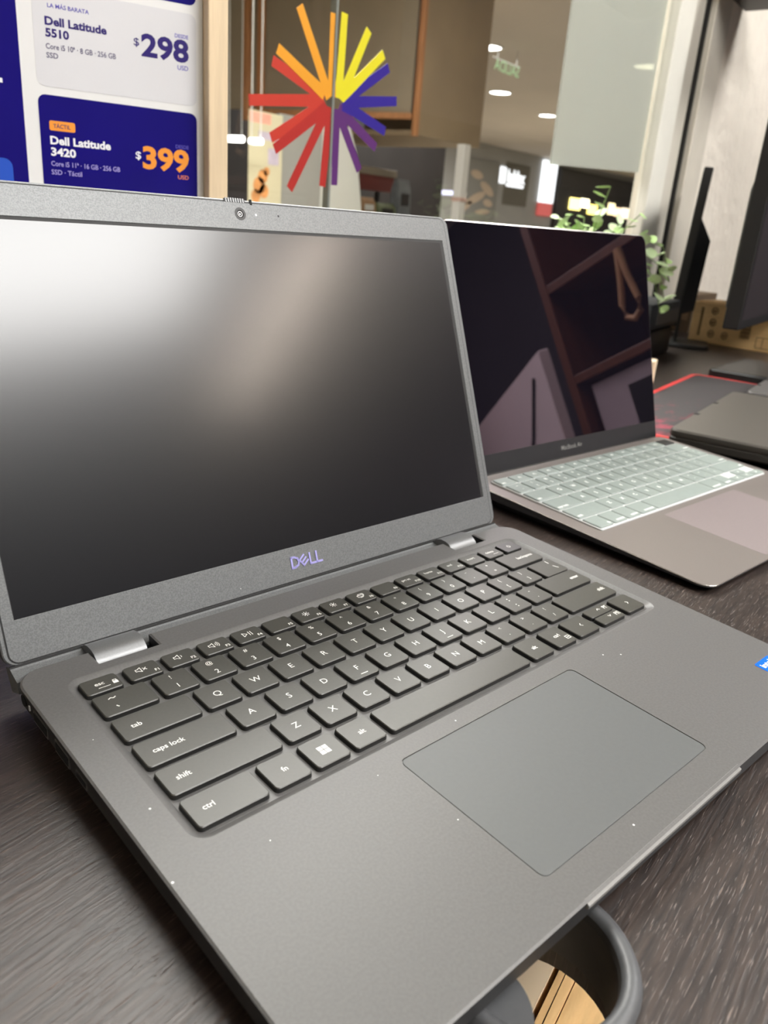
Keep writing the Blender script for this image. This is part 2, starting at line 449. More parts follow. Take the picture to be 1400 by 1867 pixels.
# cable grommet in the hole
gr = thing('cable_grommet', 'round dark grey plastic cable grommet set in the desk by the laptop front edge', 'grommet', (GX / 1000, GY / 1000, TABLE / 1000))
M_['grommet'] = mat('grommet_plastic', srgb(74, 75, 77), rough=0.45, noise=0.08, nscale=200)
M_['grommet_in'] = mat('grommet_inner', srgb(58, 56, 54), rough=0.35, noise=0.08, nscale=200)
prof = [(26.0, 1.2), (27.0, 2.8), (29.0, 3.3), (31.2, 2.6), (32.4, 0.1)]
b = MB(); b.loft([[(r * math.cos(2 * math.pi * i / 48), r * math.sin(2 * math.pi * i / 48), z) for i in range(48)] for r, z in prof], False, False)
b.build('rim', M_['grommet'], gr, smooth=50)
prof = [(26.0, 1.2), (25.6, -1.5), (26.4, -2.2), (26.6, -23), (28.6, -23), (28.6, -1.0), (27.0, 0.2)]
b = MB(); b.loft([[(r * math.cos(2 * math.pi * i / 48), r * math.sin(2 * math.pi * i / 48), z) for i in range(48)] for r, z in prof], False, False)
b.build('sleeve', M_['grommet_in'], gr, smooth=40)
b = MB()
cap_poly = []
for i in range(60):                                   # left part of the cap: a disc clipped by the ring
    a = 2 * math.pi * i / 60
    px, py = -29 + 20.4 * math.cos(a), 8 + 20.4 * math.sin(a)
    rr_ = math.hypot(px, py)
    if rr_ > 25.4: px, py = px * 25.4 / rr_, py * 25.4 / rr_
    cap_poly.append((px, py))
b.prism(cap_poly, -3.2, -0.6)
b.build('cap', M_['grommet'], gr)

# wooden cabinet under the desk, seen through the hole
wc = thing('wooden_cabinet', 'pale plywood cabinet under the desk, seen through the cable hole', 'cabinet', (0.137, -0.1465, 0), rad(5.5))
M_['ply'] = mat('golden_plywood', srgb(226, 186, 130), rough=0.6, noise=0.14, nscale=26, stretch=(1, 5, 1), bump=0.3, bscale=60)
M_['cream'] = mat('cream_board', srgb(244, 222, 190), rough=0.5, noise=0.04, nscale=10)
b = MB(); b.box(-180, 1.6, 575, 300, 230, 601); b.build('top_board', M_['cream'], wc)
b = MB(); b.box(-180, -4.4, 574, 300, -1.2, 600); b.build('plank', M_['ply'], wc)
b = MB(); b.loft([[(x, y0_, z) for y0_, z in ((-9.6 - .010 * x, 574), (-5.0 + .004 * x, 574), (-5.0 + .004 * x, 600.4), (-9.6 - .010 * x, 599.6))] for x in (-180, -60, 20, 60, 300)]); b.build('plank', M_['ply'], wc)
b = MB(); b.loft([[(x, y0_, z) for y0_, z in ((-78, 573), (-10.2 - .010 * x, 573), (-10.2 - .010 * x, 599), (-78, 598))] for x in (-180, 0, 300)]); b.build('plank', M_['ply'], wc)
b = MB(); b.box(-175, -75, 0, 295, 225, 572); b.build('carcass', M_['ply'], wc)

# ------------------------------------------------------------------ the dark grey laptop in front
TH = rad(2.2); H0 = 19.4
lap = thing('laptop', 'dark grey open laptop with black screen nearest the camera', 'laptop', (0, 0, TABLE / 1000), rad(-10))
MD = T(0, 0, H0) @ RX(TH)
def zbot(x, y): return -(H0 + y * math.sin(TH)) / math.cos(TH) + 1.6
HX = ((5.5, 34.0), (235.0, 262.8))                     # hinge notches
ol = rrect(-27.6, -171, 297.6, 47.5, (7, 7, 12, 12), 6)
ol = ol[:21] + [(HX[1][1], 47.5), (HX[1][1], 36.8), (HX[1][0], 36.8), (HX[1][0], 47.5), (HX[0][1], 47.5), (HX[0][1], 36.8), (HX[0][0], 36.8), (HX[0][0], 47.5)] + ol[21:]
well = rrect(-12.6, -77.8, 282.6, 31.2, 7, 6)
well2 = inset(well, 3.6)
tp = (69.6, -157.1, 183.6, -86.8)
tph = rrect(tp[0], tp[1], tp[2], tp[3], 3.2, 5)
b = MB()
top = inset(ol, 0.85)
fill(b, [at(top, 0), at(well, 0), at(tph, 0)])
b.loft([at(top, 0), at(ol, -0.55)], False, False)
b.loft([at(well, 0), at(inset(well, 1.0), -0.3), at(well2, -1.9)], False, False)
b.add([(x, y, -1.9) for x, y in well2], [tuple(range(len(well2)))])
b.loft([at(tph, 0), at(tph, -0.45)], False, False)
b.add([(x, y, -0.45) for x, y in tph], [tuple(range(len(tph)))])
b.build('palm_rest', M_['deck'], lap, MD, smooth=25, label='matte grey keyboard deck')
b = MB()
b.loft([at(ol, -0.55), at(inset(ol, 0.5), -8.6), at(inset(ol, 5.5), zbot)], False, True)
b.build('base_shell', M_['side'], lap, MD, smooth=30)
for fx, fy in ((-5, -150), (275, -150), (-5, 25), (275, 25)):
    b = MB(); b.disc(fx, fy, 5, zbot(fx, fy) - 1.35, zbot(fx, fy) + 0.5, 12); b.build('rubber_foot', M_['black'], lap, MD)
# touchpad
b = MB(); q = rrect(tp[0] + .35, tp[1] + .35, tp[2] - .35, tp[3] - .35, 3.0, 5)
b.loft([at(q, -0.44), at(q, -0.18), at(inset(q, .15), -0.08)], False, True)
b.build('touchpad', M_['pad'], lap, MD)
# front lip (finger scoop)
b = MB(); b.loft([[(x, -169.9, 0.06), (x, -171.9, -1.3), (x, -171.9, -2.6), (x, -170.4, -3.2)] for x in (73.5, 75, 182, 183.5)], True, True)
b.build('front_lip', M_['lip'], lap, MD)  # the paler grey paints in the highlight along this edge
# ports on the left side
def port(y0, y1, z0, z1, rim, name):
    b = MB(); b.box(-27.75, y1, z0, -26.6, y0, z1); o = b.build(name, rim, lap, MD)
    b = MB(); b.box(-27.95, y1 + .7, z0 + .8, -27.5, y0 - .7, z1 - .7); b.build('opening', M_['hole'], o)
    return o
b = MB()
b.loft([[(-27.8, 34 + 2.6 * math.cos(2 * math.pi * i / 16), -4.6 + 2.6 * math.sin(2 * math.pi * i / 16)) for i in range(16)], [(-26.6, 34 + 2.6 * math.cos(2 * math.pi * i / 16), -4.6 + 2.6 * math.sin(2 * math.pi * i / 16)) for i in range(16)]])
b.build('audio_jack', M_['hole'], lap, MD)
b = MB(); b.box(-27.8, 27.2, -5.6, -26.8, 28.2, -3.4); b.build('status_light', M_['white_print'], lap, MD)
port(23, 8.5, -7.6, -2.4, M_['steel'], 'video_port')
port(1.2, -12.0, -7.8, -2.4, M_['steel'], 'usb_port')
port(-18.2, -27.6, -6.6, -3.2, M_['steel'], 'usb_port')
# sticker on the palm rest
b = MB(); b.prism(rrect(268, -158, 284, -139.6, 1.2, 3), 0.01, 0.16); st = b.build('blue_sticker', M_['sticker_blue'], lap, MD, label='blue square sticker with white lettering')
b = MB(); b.text('intel', 270, -144.6, 3.2, 'L', w=10, bold=0.02, z=0.2); b.build('lettering', M_['white_print'], st)
b = MB(); b.text('CORE i5', 276, -151.5, 2.0, 'C', w=9.0, bold=0.02, z=0.2); b.build('lettering', M_['white_print'], st)

# keys
def icon_speaker(b, x, y, waves=0, cross=False):
    b.strokes([[(-2.4, -.7), (-1.4, -.7), (0, -1.7), (0, 1.7), (-1.4, .7), (-2.4, .7), (-2.4, -.7)]], .35, .03, x, y)
    for k in range(waves):
        r = 1.0 + .8 * k
        b.strokes([[(.3 + r * math.cos(a), r * math.sin(a)) for a in (-.8, -.4, 0, .4, .8)]], .32, .03, x, y)
    if cross: b.strokes([[(.9, -.8), (2.4, .8)], [(.9, .8), (2.4, -.8)]], .35, .03, x, y)
def icon_sun(b, x, y):
    b.add([(px, py, .03) for px, py in circ(x, y, .65, 8)], [tuple(range(8))])
    for k in range(8):
        a = k * math.pi / 4
        b.strokes([[(1.15 * math.cos(a), 1.15 * math.sin(a)), (1.9 * math.cos(a), 1.9 * math.sin(a))]], .34, .03, x, y)
def chevron(b, x, y, d, s=1.1, w=.42):
    p = {'>': [(-s * .5, s), (s * .5, 0), (-s * .5, -s)], '<': [(s * .5, s), (-s * .5, 0), (s * .5, -s)], '^': [(-s, -s * .5), (0, s * .5), (s, -s * .5)], 'v': [(-s, s * .5), (0, -s * .5), (s, s * .5)]}[d]
    b.strokes([p], w, .03, x, y)
key_mesh = {}
def key(x0, x1, y0, y1, draw=None, m=None):
    w, d = round(x1 - x0, 2), round(y1 - y0, 2)
    m = m or M_['key']
    k = (w, d, m.name)
    if k not in key_mesh:
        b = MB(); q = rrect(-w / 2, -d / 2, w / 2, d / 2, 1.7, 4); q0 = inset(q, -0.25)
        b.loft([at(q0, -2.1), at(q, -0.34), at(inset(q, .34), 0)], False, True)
        me = key_mesh[k] = b.mesh('key', m); me.materials.append(M_['key_shade'])
        for pi in range(len(q)): me.polygons[pi].material_index = 1      # the skirt below the cap edge, in the shade colour
    o = D.objects.new('key', key_mesh[k]); COL.objects.link(o); o.parent = lap
    o.matrix_basis = MD @ T((x0 + x1) / 2, (y0 + y1) / 2, 0.22)
    if draw:
        b = MB(); draw(b, w, d)
        if b.v: b.build('legend', M_['legend'], o)
    return o
Z = 0.03
def L_letter(s): return lambda b, w, d: b.text(s, 0, 0, 3.3, 'C', bold=.0, z=Z, mid=True)
def L_home(s): return lambda b, w, d: (b.text(s, 0, 0, 3.3, 'C', bold=.0, z=Z, mid=True), b.box(-2, -5.6, 0, 2, -5.25, .25))
def L_two(a, c): return lambda b, w, d: (b.text(a, -.6, 3.6, 2.3 if a not in '!|' else 2.6, 'C', bold=.0, z=Z, mid=True), b.text(c, -.4, -3.3, 2.9 if c.isalnum() else 2.3, 'C', bold=.0, z=Z, mid=True))
def L_left(s): return lambda b, w, d: b.text(s, -w / 2 + 5.4, -1.0, 2.4, 'L', bold=.01, z=Z)
def L_right(s): return lambda b, w, d: b.text(s, w / 2 - 3.4, -1.0, 2.4, 'R', bold=.01, z=Z)
def L_mid(s): return lambda b, w, d: b.text(s, 0.3, -1.2, 2.4, 'C', bold=.01, z=Z)
def row_y(r): return -0.9 - 17.77 * r, -0.9 - 17.77 * r + 15.0
# function row
FY = (16.1, 26.8)
def f_text(b, n): b.text(n, 6.2, -3.6, 1.7, 'R', bold=.015, z=Z)
def d_esc(b, w, d):
    b.text('esc', -2.6, -.6, 2.2, 'L', bold=.01, z=Z)
    b.strokes([[(-2, -2.6), (3, -2.6)]], .28, Z)
    b.box(4.6, -2.4, Z, 6.8, -.6, Z + .01); b.strokes([[(5, -.6), (5, .2), (6.4, .2), (6.4, -.6)]], .35, Z)
key(-8.4, 7.4, *FY, d_esc)
def fdraw(n, ic):
    def f(b, w, d):
        ic(b); f_text(b, n) if n else None
    return f
ics = {'F1': lambda b: icon_speaker(b, -.6, .6, 0, True), 'F2': lambda b: icon_speaker(b, -.4, .6, 1), 'F3': lambda b: icon_speaker(b, -.6, .6, 3),
       'F4': lambda b: b.strokes([[(-2.4, -1.1), (-2.4, 2), (-.2, .45), (-2.4, -1.1)], [(.9, -1.1), (.9, 2)], [(2.1, -1.1), (2.1, 2)]], .35, Z),
       'F5': lambda b: None, 'F6': lambda b: icon_sun(b, -.8, .8), 'F7': lambda b: icon_sun(b, -.8, .8),
       'F8': lambda b: b.strokes([[(-2, -.4), (1.6, -.4), (1.6, 1.2), (-2, 1.2), (-2, -.4)], [(-.8, 1.3), (-.8, 2.2), (2.4, 2.2), (2.4, .6), (1.7, .6)], [(-1, -1), (.8, -1)]], .36, Z),
       'F9': lambda b: None, 'F10': lambda b: b.text('prt sc', -1.4, .2, 1.9, 'C', bold=.01, z=Z), 'F11': lambda b: b.text('home', -1.2, .2, 1.9, 'C', bold=.01, z=Z), 'F12': lambda b: b.text('end', -1.2, .2, 1.9, 'C', bold=.01, z=Z)}
for i in range(12):
    x = 10.7 + 17.92 * i
    n = 'F%d' % (i + 1)
    key(x, x + 15.0, *FY, fdraw(n, ics[n]))
key(10.7 + 17.92 * 12, 25.7 + 17.92 * 12, *FY, lambda b, w, d: b.text('insert', -.6, -.4, 2.0, 'C', bold=.01, z=Z))
key(10.7 + 17.92 * 13, 25.7 + 17.92 * 13, *FY, lambda b, w, d: (b.text('delete', -.6, -.2, 2.0, 'C', bold=.01, z=Z), b.strokes([[(0, -2.4), (4.5, -2.4)]], .25, Z)))
def d_pwr(b, w, d):
    b.strokes([[(1.25 * math.sin(a), 1.25 * math.cos(a) + .2) for a in [0.7 + k * (2 * math.pi - 1.4) / 10 for k in range(11)]], [(0, .6), (0, 1.9)]], .34, Z)
key(261.2, 276.6, *FY, d_pwr, M_['key_power'])
# number row
y = row_y(0)
def d_tilde(b, w, d):
    b.strokes([[(-3.6, 3.2), (-2.6, 3.8), (-1.5, 3.2), (-.5, 3.8)], [(-2.6, -2.2), (-2.0, -3.2)]], .5, Z, -2.2)
key(-8.3, 14.9, *y, d_tilde)
for i, (a, c) in enumerate(zip('!@#$%^&*()_+', '1234567890-=')):
    key(17.6 + 19 * i, 33.8 + 19 * i, *y, L_two(a, c))
key(245.7, 276.6, *y, L_right('backspace'))
y = row_y(1)
key(-8.3, 24.6, *y, L_left('tab'))
for i, c in enumerate('QWERTYUIOP'):
    key(27.5 + 19 * i, 43.7 + 19 * i, *y, L_letter(c))
for i, (a, c) in enumerate((('{', '['), ('}', ']'))):
    key(27.5 + 19 * (10 + i), 43.7 + 19 * (10 + i), *y, L_two(a, c))
key(255.5, 277, y[0] - 1.0, y[1], lambda b, w, d: b.strokes([[(5.2, 3.4), (5.2, 6.4)], [(5.0, -.2), (6.4, -3.4)]], .5, Z))
y = row_y(2)
key(-8.3, 29.6, *y, L_left('caps lock'))
for i, c in enumerate('ASDFGHJKL'):
    key(32.5 + 19 * i, 48.7 + 19 * i, *y, L_home(c) if c in 'FJ' else L_letter(c))
key(32.5 + 19 * 9, 48.7 + 19 * 9, *y, lambda b, w, d: [b.box(px - .35, py - .35, Z, px + .35, py + .35, Z + .01) for px, py in ((-.5, 2.6), (-.5, 4.4), (-.4, -4), (-.4, -2.2))])
key(32.5 + 19 * 10, 48.7 + 19 * 10, *y, L_two('"', "'"))
key(241.6, 277, y[0], y[1] + 1.0, L_right('enter'))
y = row_y(3)
key(-8.3, 39.1, *y, L_left('shift'))
for i, c in enumerate('ZXCVBNM'):
    key(42.1 + 19 * i, 58.3 + 19 * i, *y, L_letter(c))
for i, (a, c) in enumerate((('<', ','), ('>', '.'), ('?', '/'))):
    key(42.1 + 19 * (7 + i), 58.3 + 19 * (7 + i), *y, L_two(a, c))
key(232.2, 277, *y, L_right('shift'))
y = (-72.6, -57.4)
key(-8.3, 20.2, *y, L_left('ctrl'))
key(23.0, 39.2, *y, L_mid('fn'))
def d_win(b, w, d):
    for px in (-2.3, .15):
        for py in (-2.3, .15): b.box(px, py, Z, px + 2.15, py + 2.15, Z + .01)
key(42.0, 58.2, *y, d_win)
key(61.0, 77.2, *y, L_mid('alt'))
key(80.2, 171.6, *y)
key(174.9, 190.9, *y, L_mid('alt'))
key(194.6, 210.2, *y, lambda b, w, d: (b.text('ctrl', 0, -.6, 2.3, 'C', bold=.01, z=Z), b.strokes([[(3.4, -4.6), (6.2, -4.6), (6.2, -2.2), (3.4, -2.2), (3.4, -4.6)], [(3.6, -3.4), (6, -3.4)]], .4, Z)))
key(213.4, 231.4, *y, lambda b, w, d: chevron(b, 1.5, 0, '<'))
def pg(b, t): b.text(t, 8.4, -1.2, 1.8, 'R', bold=.015, z=Z)
key(235.6, 256.4, -64.6, -57.4, lambda b, w, d: (chevron(b, 1.0, .8, '^'), b.strokes([[(5.6, -1), (5.6, 1.4), (6.8, 1.4), (6.8, .4), (5.6, .4)], [(7.6, -1), (7.6, 1.4), (8.8, 1.4)]], .4, Z)))
key(235.6, 256.4, -72.6, -65.2, lambda b, w, d: (chevron(b, 1.0, .8, 'v'), b.strokes([[(5.6, -1), (5.6, 1.4), (6.8, 1.4), (6.8, .4), (5.6, .4)], [(7.6, -1), (7.6, 1.4), (8.8, 1.4), (8.8, -1)]], .4, Z)))
key(260.0, 277.2, *y, lambda b, w, d: chevron(b, 1.0, 0, '>'))

# lid
TL = 0.402
LP = MD @ T(0, 63.28, 15.72) @ Matrix(((1, 0, 0, 0), (0, math.sin(TL), -math.cos(TL), 0), (0, math.cos(TL), math.sin(TL), 0), (0, 0, 0, 1)))
sh = rrect(-27.3, -19.2, 296.9, 189.7, 6, 6)
b = MB(); b.loft([at(inset(sh, 3), -6.2), at(sh, -4.4), at(sh, -0.7), at(inset(sh, .5), -0.15)], True, True)
b.build('lid_shell', M_['lid'], lap, LP, smooth=30)
bz = rrect(-24.9, -18.1, 293.2, 188.2, 4.5, 6)
op = rrect(-20.15, 0.1, 289.15, 174.1, 0.35, 6)
b = MB(); b.loft([at(bz, -0.2), at(inset(bz, .15), 0.22), at(op, 0.22), at(inset(op, 0.35), -0.1)], False, False)
b.build('bezel', M_['lid'], lap, LP, smooth=25)
b = MB(); b.loft([at(inset(bz, -.55), -0.14), at(bz, -0.13)], False, False); b.build('bezel_gap', M_['border'], lap, LP)
b = MB(); b.box(-20.1, 0.0, -0.16, 289.1, 174.0, -0.13); b.build('screen_border', M_['border'], lap, LP)
b = MB(); b.loft([at(rrect(-19.6, 0.2, 286.6, 172.4, .6, 3), -0.13), at(rrect(-19.6, 0.2, 286.6, 172.4, .6, 3), -0.09)], False, True)
b.build('screen', M_['screen'], lap, LP, label='black matte screen')
# hinge cover strip below the bezel
b = MB(); b.loft([[(x, -19.2, -0.6), (x, -20.6, 0.6), (x, -25.0, 6.5), (x, -30, 6.0), (x, -30, -4), (x, -19.2, -6)] for x in (-25.5, 296.4)], True, True)
b.build('hinge_cover', M_['lid'], lap, LP)
b = MB(); b.box(-25.4, -19.9, -1.0, 296.2, -18.9, -0.05); b.build('lid_gap', M_['border'], lap, LP)
# badge: four letters, the second one turned
bm_ = MB()
def stroke3(polys, w, z0=.2, z1=.62):
    for pl in polys:
        for (xa, ya), (xb, yb) in zip(pl[:-1], pl[1:]):
            l = math.hypot(xb - xa, yb - ya); nx, ny = -(yb - ya) / l * w / 2, (xb - xa) / l * w / 2; ex, ey = (xb - xa) / l * w * .45, (yb - ya) / l * w * .45
            bm_.prism([(xa - ex - nx, ya - ey - ny), (xb + ex - nx, yb + ey - ny), (xb + ex + nx, yb + ey + ny), (xa - ex + nx, ya - ey + ny)], z0, z1)
lx, ly = 124.6, -11.6
stroke3([[(lx + .5, ly + .5), (lx + .5, ly + 6.3)], [(lx + .5, ly + 6.3), (lx + 2.6, ly + 6.2), (lx + 4.6, ly + 5.2), (lx + 5.2, ly + 3.4), (lx + 4.6, ly + 1.6), (lx + 2.6, ly + .6), (lx + .5, ly + .5)]], 1.15)
ca, sa = math.cos(rad(38)), math.sin(rad(38))
def er(px, py): return (lx + 8.6 + px * ca - py * sa, ly + 3.4 + px * sa + py * ca)
stroke3([[er(-1.9, -2.2), er(-1.9, 2.2)], [er(-1.9, 2.1), er(2.1, 2.1)], [er(-1.9, 0), er(2.1, 0)], [er(-1.9, -2.1), er(2.1, -2.1)]], .95)
for k in (13.0, 17.6):
    stroke3([[(lx + k, ly + 6.3), (lx + k, ly + .5)], [(lx + k, ly + .5), (lx + k + 3.4, ly + .5)]], 1.1)
bm_.build('badge', M_['chrome'], lap, LP, label='violet metallic maker badge')
# camera bits
b = MB(); b.ring(circ(133.4, 182.1, 3.4, 24), circ(133.4, 182.1, 2.1, 24), .2, .34); wcam = b.build('webcam', M_['black'], lap, LP)
b = MB(); b.disc(133.4, 182.1, 2.15, .2, .27, 20); b.build('lens', M_['lens'], wcam)
b = MB(); b.ring(circ(133.2, 182.0, 1.5, 20), circ(133.2, 182.0, 1.15, 20), .27, .31); b.build('lens_ring', M_['steel'], wcam)
b = MB(); b.disc(133.1, 181.9, .5, .27, .31, 12); b.build('lens_core', M_['steel'], wcam)
b = MB(); b.disc(143.4, 182.1, .62, .2, .25, 12); b.build('camera_light', M_['white_print'], lap, LP)
b = MB(); b.disc(158.2, 182.3, .55, .2, .25, 12); b.build('microphone_hole', M_['hole'], lap, LP)
b = MB(); b.box(124.6, 187.4, -.2, 137.6, 190.0, .15); sl = b.build('camera_shutter', M_['side'], lap, LP, label='ridged sliding camera cover')
for k in range(8):
    b = MB(); b.box(125.4 + 1.5 * k, 188.0, .15, 126.3 + 1.5 * k, 190.3, .5); b.build('ridge', M_['hinge'], sl)
b = MB(); b.box(140.6, 187.2, -.3, 142.1, 190.2, .3); b.build('shutter_notch', M_['hole'], lap, LP)
# hinges
for x0, x1 in HX:
    pr = [(56, -2.2), (53.5, .3), (50, 1.5), (46, 1.6), (43, .9), (40.4, -.8), (38.8, -3.0), (38.2, -6), (56, -7)]
    b = MB(); b.loft([[(x, yy, zz) for yy, zz in pr] for x in (x0 + .3, x0 + .8, x1 - 5.2, x1 - 4.7)], True, True)
    b.build('hinge', M_['hinge'], lap, MD, smooth=40)
    b = MB(); b.box(x0 - .2, 36.5, -9, x1 + .2, 50, -6.2); b.build('hinge_recess', M_['hole'], lap, MD)

# ------------------------------------------------------------------ the slim aluminium laptop behind it
W2, D2 = 304.1, 212.4
mac = thing('laptop', 'slim warm grey aluminium open laptop with mint green keyboard cover', 'laptop', (0.339, -0.1356, TABLE / 1000), rad(-10.57))
ZF, ZB = 5.6, 16.0
def zt(x, y, dz=0): return ZF + (ZB - ZF) * y / D2 + dz
TW = math.atan2(ZB - ZF, D2)
MM = T(0, 0, ZF) @ RX(TW)                             # local plane of the keyboard deck
ml = rrect(0, 0, W2, D2, 11, 7)
b = MB(); b.loft([at(ml, -0.5), at(inset(ml, .5), 0)], False, True); b.build('top_case', M_['alu'], mac, MM, label='grey aluminium keyboard deck')
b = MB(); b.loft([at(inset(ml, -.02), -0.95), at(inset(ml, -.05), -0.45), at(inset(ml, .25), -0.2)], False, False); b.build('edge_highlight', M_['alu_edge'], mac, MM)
b = MB()
def zlow(x, y): return -(ZF + y * math.sin(TW)) / math.cos(TW) + 1.3
def zmid(x, y): return max(zlow(x, y), -1.6 - y * 0.028)
b.loft([at(ml, -0.9), at(ml, zmid), at(inset(ml, 7), zlow)], False, True); b.build('base_shell', M_['side'], mac, MM, smooth=30)
for fx, fy in ((25, 20), (279, 20), (25, 190), (279, 190)):
    b = MB(); b.disc(fx, fy, 7, zlow(fx, fy) - 0.8, zlow(fx, fy) + .3, 14); b.build('rubber_foot', M_['black'], mac, MM)
b = MB(); b.loft([[(-.1, 193 + 4.4 * math.cos(2 * math.pi * i / 16), -4.2 + 1.5 * math.sin(2 * math.pi * i / 16)) for i in range(16)], [(.8, 193 + 4.4 * math.cos(2 * math.pi * i / 16), -4.2 + 1.5 * math.sin(2 * math.pi * i / 16)) for i in range(16)]])
pt = b.build('usb_port', M_['steel'], mac, MM)
b = MB(); b.box(-.25, 189.4, -5.0, .5, 196.6, -3.4); b.build('opening', M_['hole'], pt)
b = MB(); q = rrect((W2 - 121) / 2, 4.3, (W2 + 121) / 2, 85.7, 2.5, 4); b.loft([at(q, -.1), at(q, .04), at(inset(q, .2), .1)], False, True); b.build('touchpad', M_['alu_pad'], mac, MM, label='faintly pink grey touchpad')
# silicone keyboard cover: lies on the keys, a thing of its own
cov = thing('keyboard_cover', 'mint green and white silicone keyboard cover lying on the slim grey laptop', 'keyboard cover', (0.339, -0.1356, TABLE / 1000), rad(-10.57))
CX0, CX1, CY0, CY1 = 14.2, 289.9, 91.9, 200.3
b = MB(); q = rrect(CX0, CY0, CX1, CY1, 2.0, 4); b.loft([at(q, 0.1), at(q, .9), at(inset(q, .5), 1.3)], True, True); b.build('sheet', M_['silicone'], cov, MM)
ck = {}
def ckey(x0, x1, y0, y1, s='', pos='C', m='mint'):
    x0 += .75; x1 -= .75; y0 += .9; y1 -= .9
    w, d = round(x1 - x0, 1), round(y1 - y0, 1)
    if (w, d, m) not in ck:
        b = MB(); q = rrect(-w / 2, -d / 2, w / 2, d / 2, 1.4, 3); b.loft([at(q, 0), at(q, .75), at(inset(q, .5), 1.15)], False, True); ck[(w, d, m)] = b.mesh('key', M_[m], 35)
    o = D.objects.new('key', ck[(w, d, m)]); COL.objects.link(o); o.parent = cov
    o.matrix_basis = MM @ T((x0 + x1) / 2, (y0 + y1) / 2, 1.25)
    if s:
        b = MB()
        if pos == 'C': b.text(s, 0, 0, 3.4 if len(s) == 1 else 2.4, 'C', bold=.03, z=1.2, mid=True)
        elif pos == 'L': b.text(s, -w / 2 + 1.6, -d / 2 + 2, 2.4, 'L', bold=.03, z=1.2)
        elif pos == 'R': b.text(s, w / 2 - 1.6, -d / 2 + 2, 2.4, 'R', bold=.03, z=1.2)
        elif pos == '2': b.text(s[0], 0, 3.2, 2.4, 'C', bold=.03, z=1.2, mid=True); b.text(s[1], 0, -3.4, 2.8, 'C', bold=.03, z=1.2, mid=True)
        b.build('legend', M_['mint_print'], o)
U = (CX1 - CX0) / 14.5
RY_ = [(92.4, 111.1), (111.1, 129.8), (129.8, 149.1), (149.1, 167.9), (167.9, 185.9), (185.9, 199.9)]
y0, y1 = RY_[5]
ckey(CX0, CX0 + U * 1.0, y0, y1, 'esc', 'L')
fw = (CX1 - CX0 - U * 1.0) / 13
for i in range(12): ckey(CX0 + U + fw * i, CX0 + U + fw * (i + 1), y0, y1, 'F%d' % (i + 1), 'C')
ckey(CX1 - fw, CX1, y0, y1, '', 'C', 'black')
y0, y1 = RY_[4]
for i, s in enumerate(('~`', '!1', '@2', '#3', '$4', '%5', '^6', '&7', '*8', '(9', ')0', '_-', '+=')): ckey(CX0 + U * i, CX0 + U * (i + 1), y0, y1, s, '2')
ckey(CX0 + 13 * U, CX1, y0, y1, 'delete', 'R')
y0, y1 = RY_[3]
ckey(CX0, CX0 + 1.5 * U, y0, y1, 'tab', 'L')
for i, s in enumerate('QWERTYUIOP'): ckey(CX0 + U * (1.5 + i), CX0 + U * (2.5 + i), y0, y1, s)
for i, s in enumerate(('{[', '}]', '|\\')): ckey(CX0 + U * (11.5 + i), CX0 + U * (12.5 + i), y0, y1, s, '2')
y0, y1 = RY_[2]
ckey(CX0, CX0 + 1.75 * U, y0, y1, 'caps lock', 'L')
for i, s in enumerate('ASDFGHJKL'): ckey(CX0 + U * (1.75 + i), CX0 + U * (2.75 + i), y0, y1, s)
for i, s in enumerate((':;', '"\'')): ckey(CX0 + U * (10.75 + i), CX0 + U * (11.75 + i), y0, y1, s, '2')
ckey(CX0 + 12.75 * U, CX1, y0, y1, 'return', 'R')
y0, y1 = RY_[1]
ckey(CX0, CX0 + 2.25 * U, y0, y1, 'shift', 'L')
for i, s in enumerate('ZXCVBNM'): ckey(CX0 + U * (2.25 + i), CX0 + U * (3.25 + i), y0, y1, s)
for i, s in enumerate(('<,', '>.', '?/')): ckey(CX0 + U * (9.25 + i), CX0 + U * (10.25 + i), y0, y1, s, '2')
ckey(CX0 + 12.25 * U, CX1, y0, y1, 'shift', 'R')
y0, y1 = RY_[0]
for a, c, s in ((0, 1, 'fn'), (1, 2, 'control'), (2, 3, 'option'), (3, 4.25, 'command')): ckey(CX0 + U * a, CX0 + U * c, y0, y1, s, 'R')
ckey(CX0 + U * 4.25, CX0 + U * 9.25, y0, y1)
ckey(CX0 + U * 9.25, CX0 + U * 10.5, y0, y1, 'command', 'L')
ckey(CX0 + U * 10.5, CX0 + U * 11.5, y0, y1, 'option', 'L')
ym = (y0 + y1) / 2
ckey(CX0 + U * 11.5, CX0 + U * 12.5, y0, ym + .6, '<'); ckey(CX0 + U * 12.5, CX0 + U * 13.5, y0, ym + .6, 'v')
ckey(CX0 + U * 12.5, CX0 + U * 13.5, ym - .6, y1, '^'); ckey(CX0 + U * 13.5, CX1, y0, ym + .6, '>')
# lid of the slim laptop
TM = 0.272
ML = T(0, 216.0, ZB - 1.8) @ Matrix(((1, 0, 0, 0), (0, math.sin(TM), -math.cos(TM), 0), (0, math.cos(TM), math.sin(TM), 0), (0, 0, 0, 1)))
q = rrect(0, -1.0, W2, 207.8, (3, 3, 9, 9), 7)
b = MB(); b.loft([at(inset(q, 2), -4.6), at(q, -3.2), at(q, -.25), at(inset(q, .5), 0.0)], True, True); b.build('lid_shell', M_['alu_edge'], mac, ML, smooth=30)
q2 = rrect(.9, 17.5, W2 - .9, 206.9, (.3, .3, 8.2, 8.2), 7)
b = MB(); b.loft([at(q2, 0.0), at(q2, .14)], False, True); b.build('screen', M_['gloss'], mac, ML, label='black glossy screen')
b = MB(); b.loft([at(rrect(.9, .8, W2 - .9, 17.4, .3, 3), 0.0), at(rrect(.9, .8, W2 - .9, 17.4, .3, 3), .12)], False, True); ch = b.build('screen_chin', M_['chin'], mac, ML)
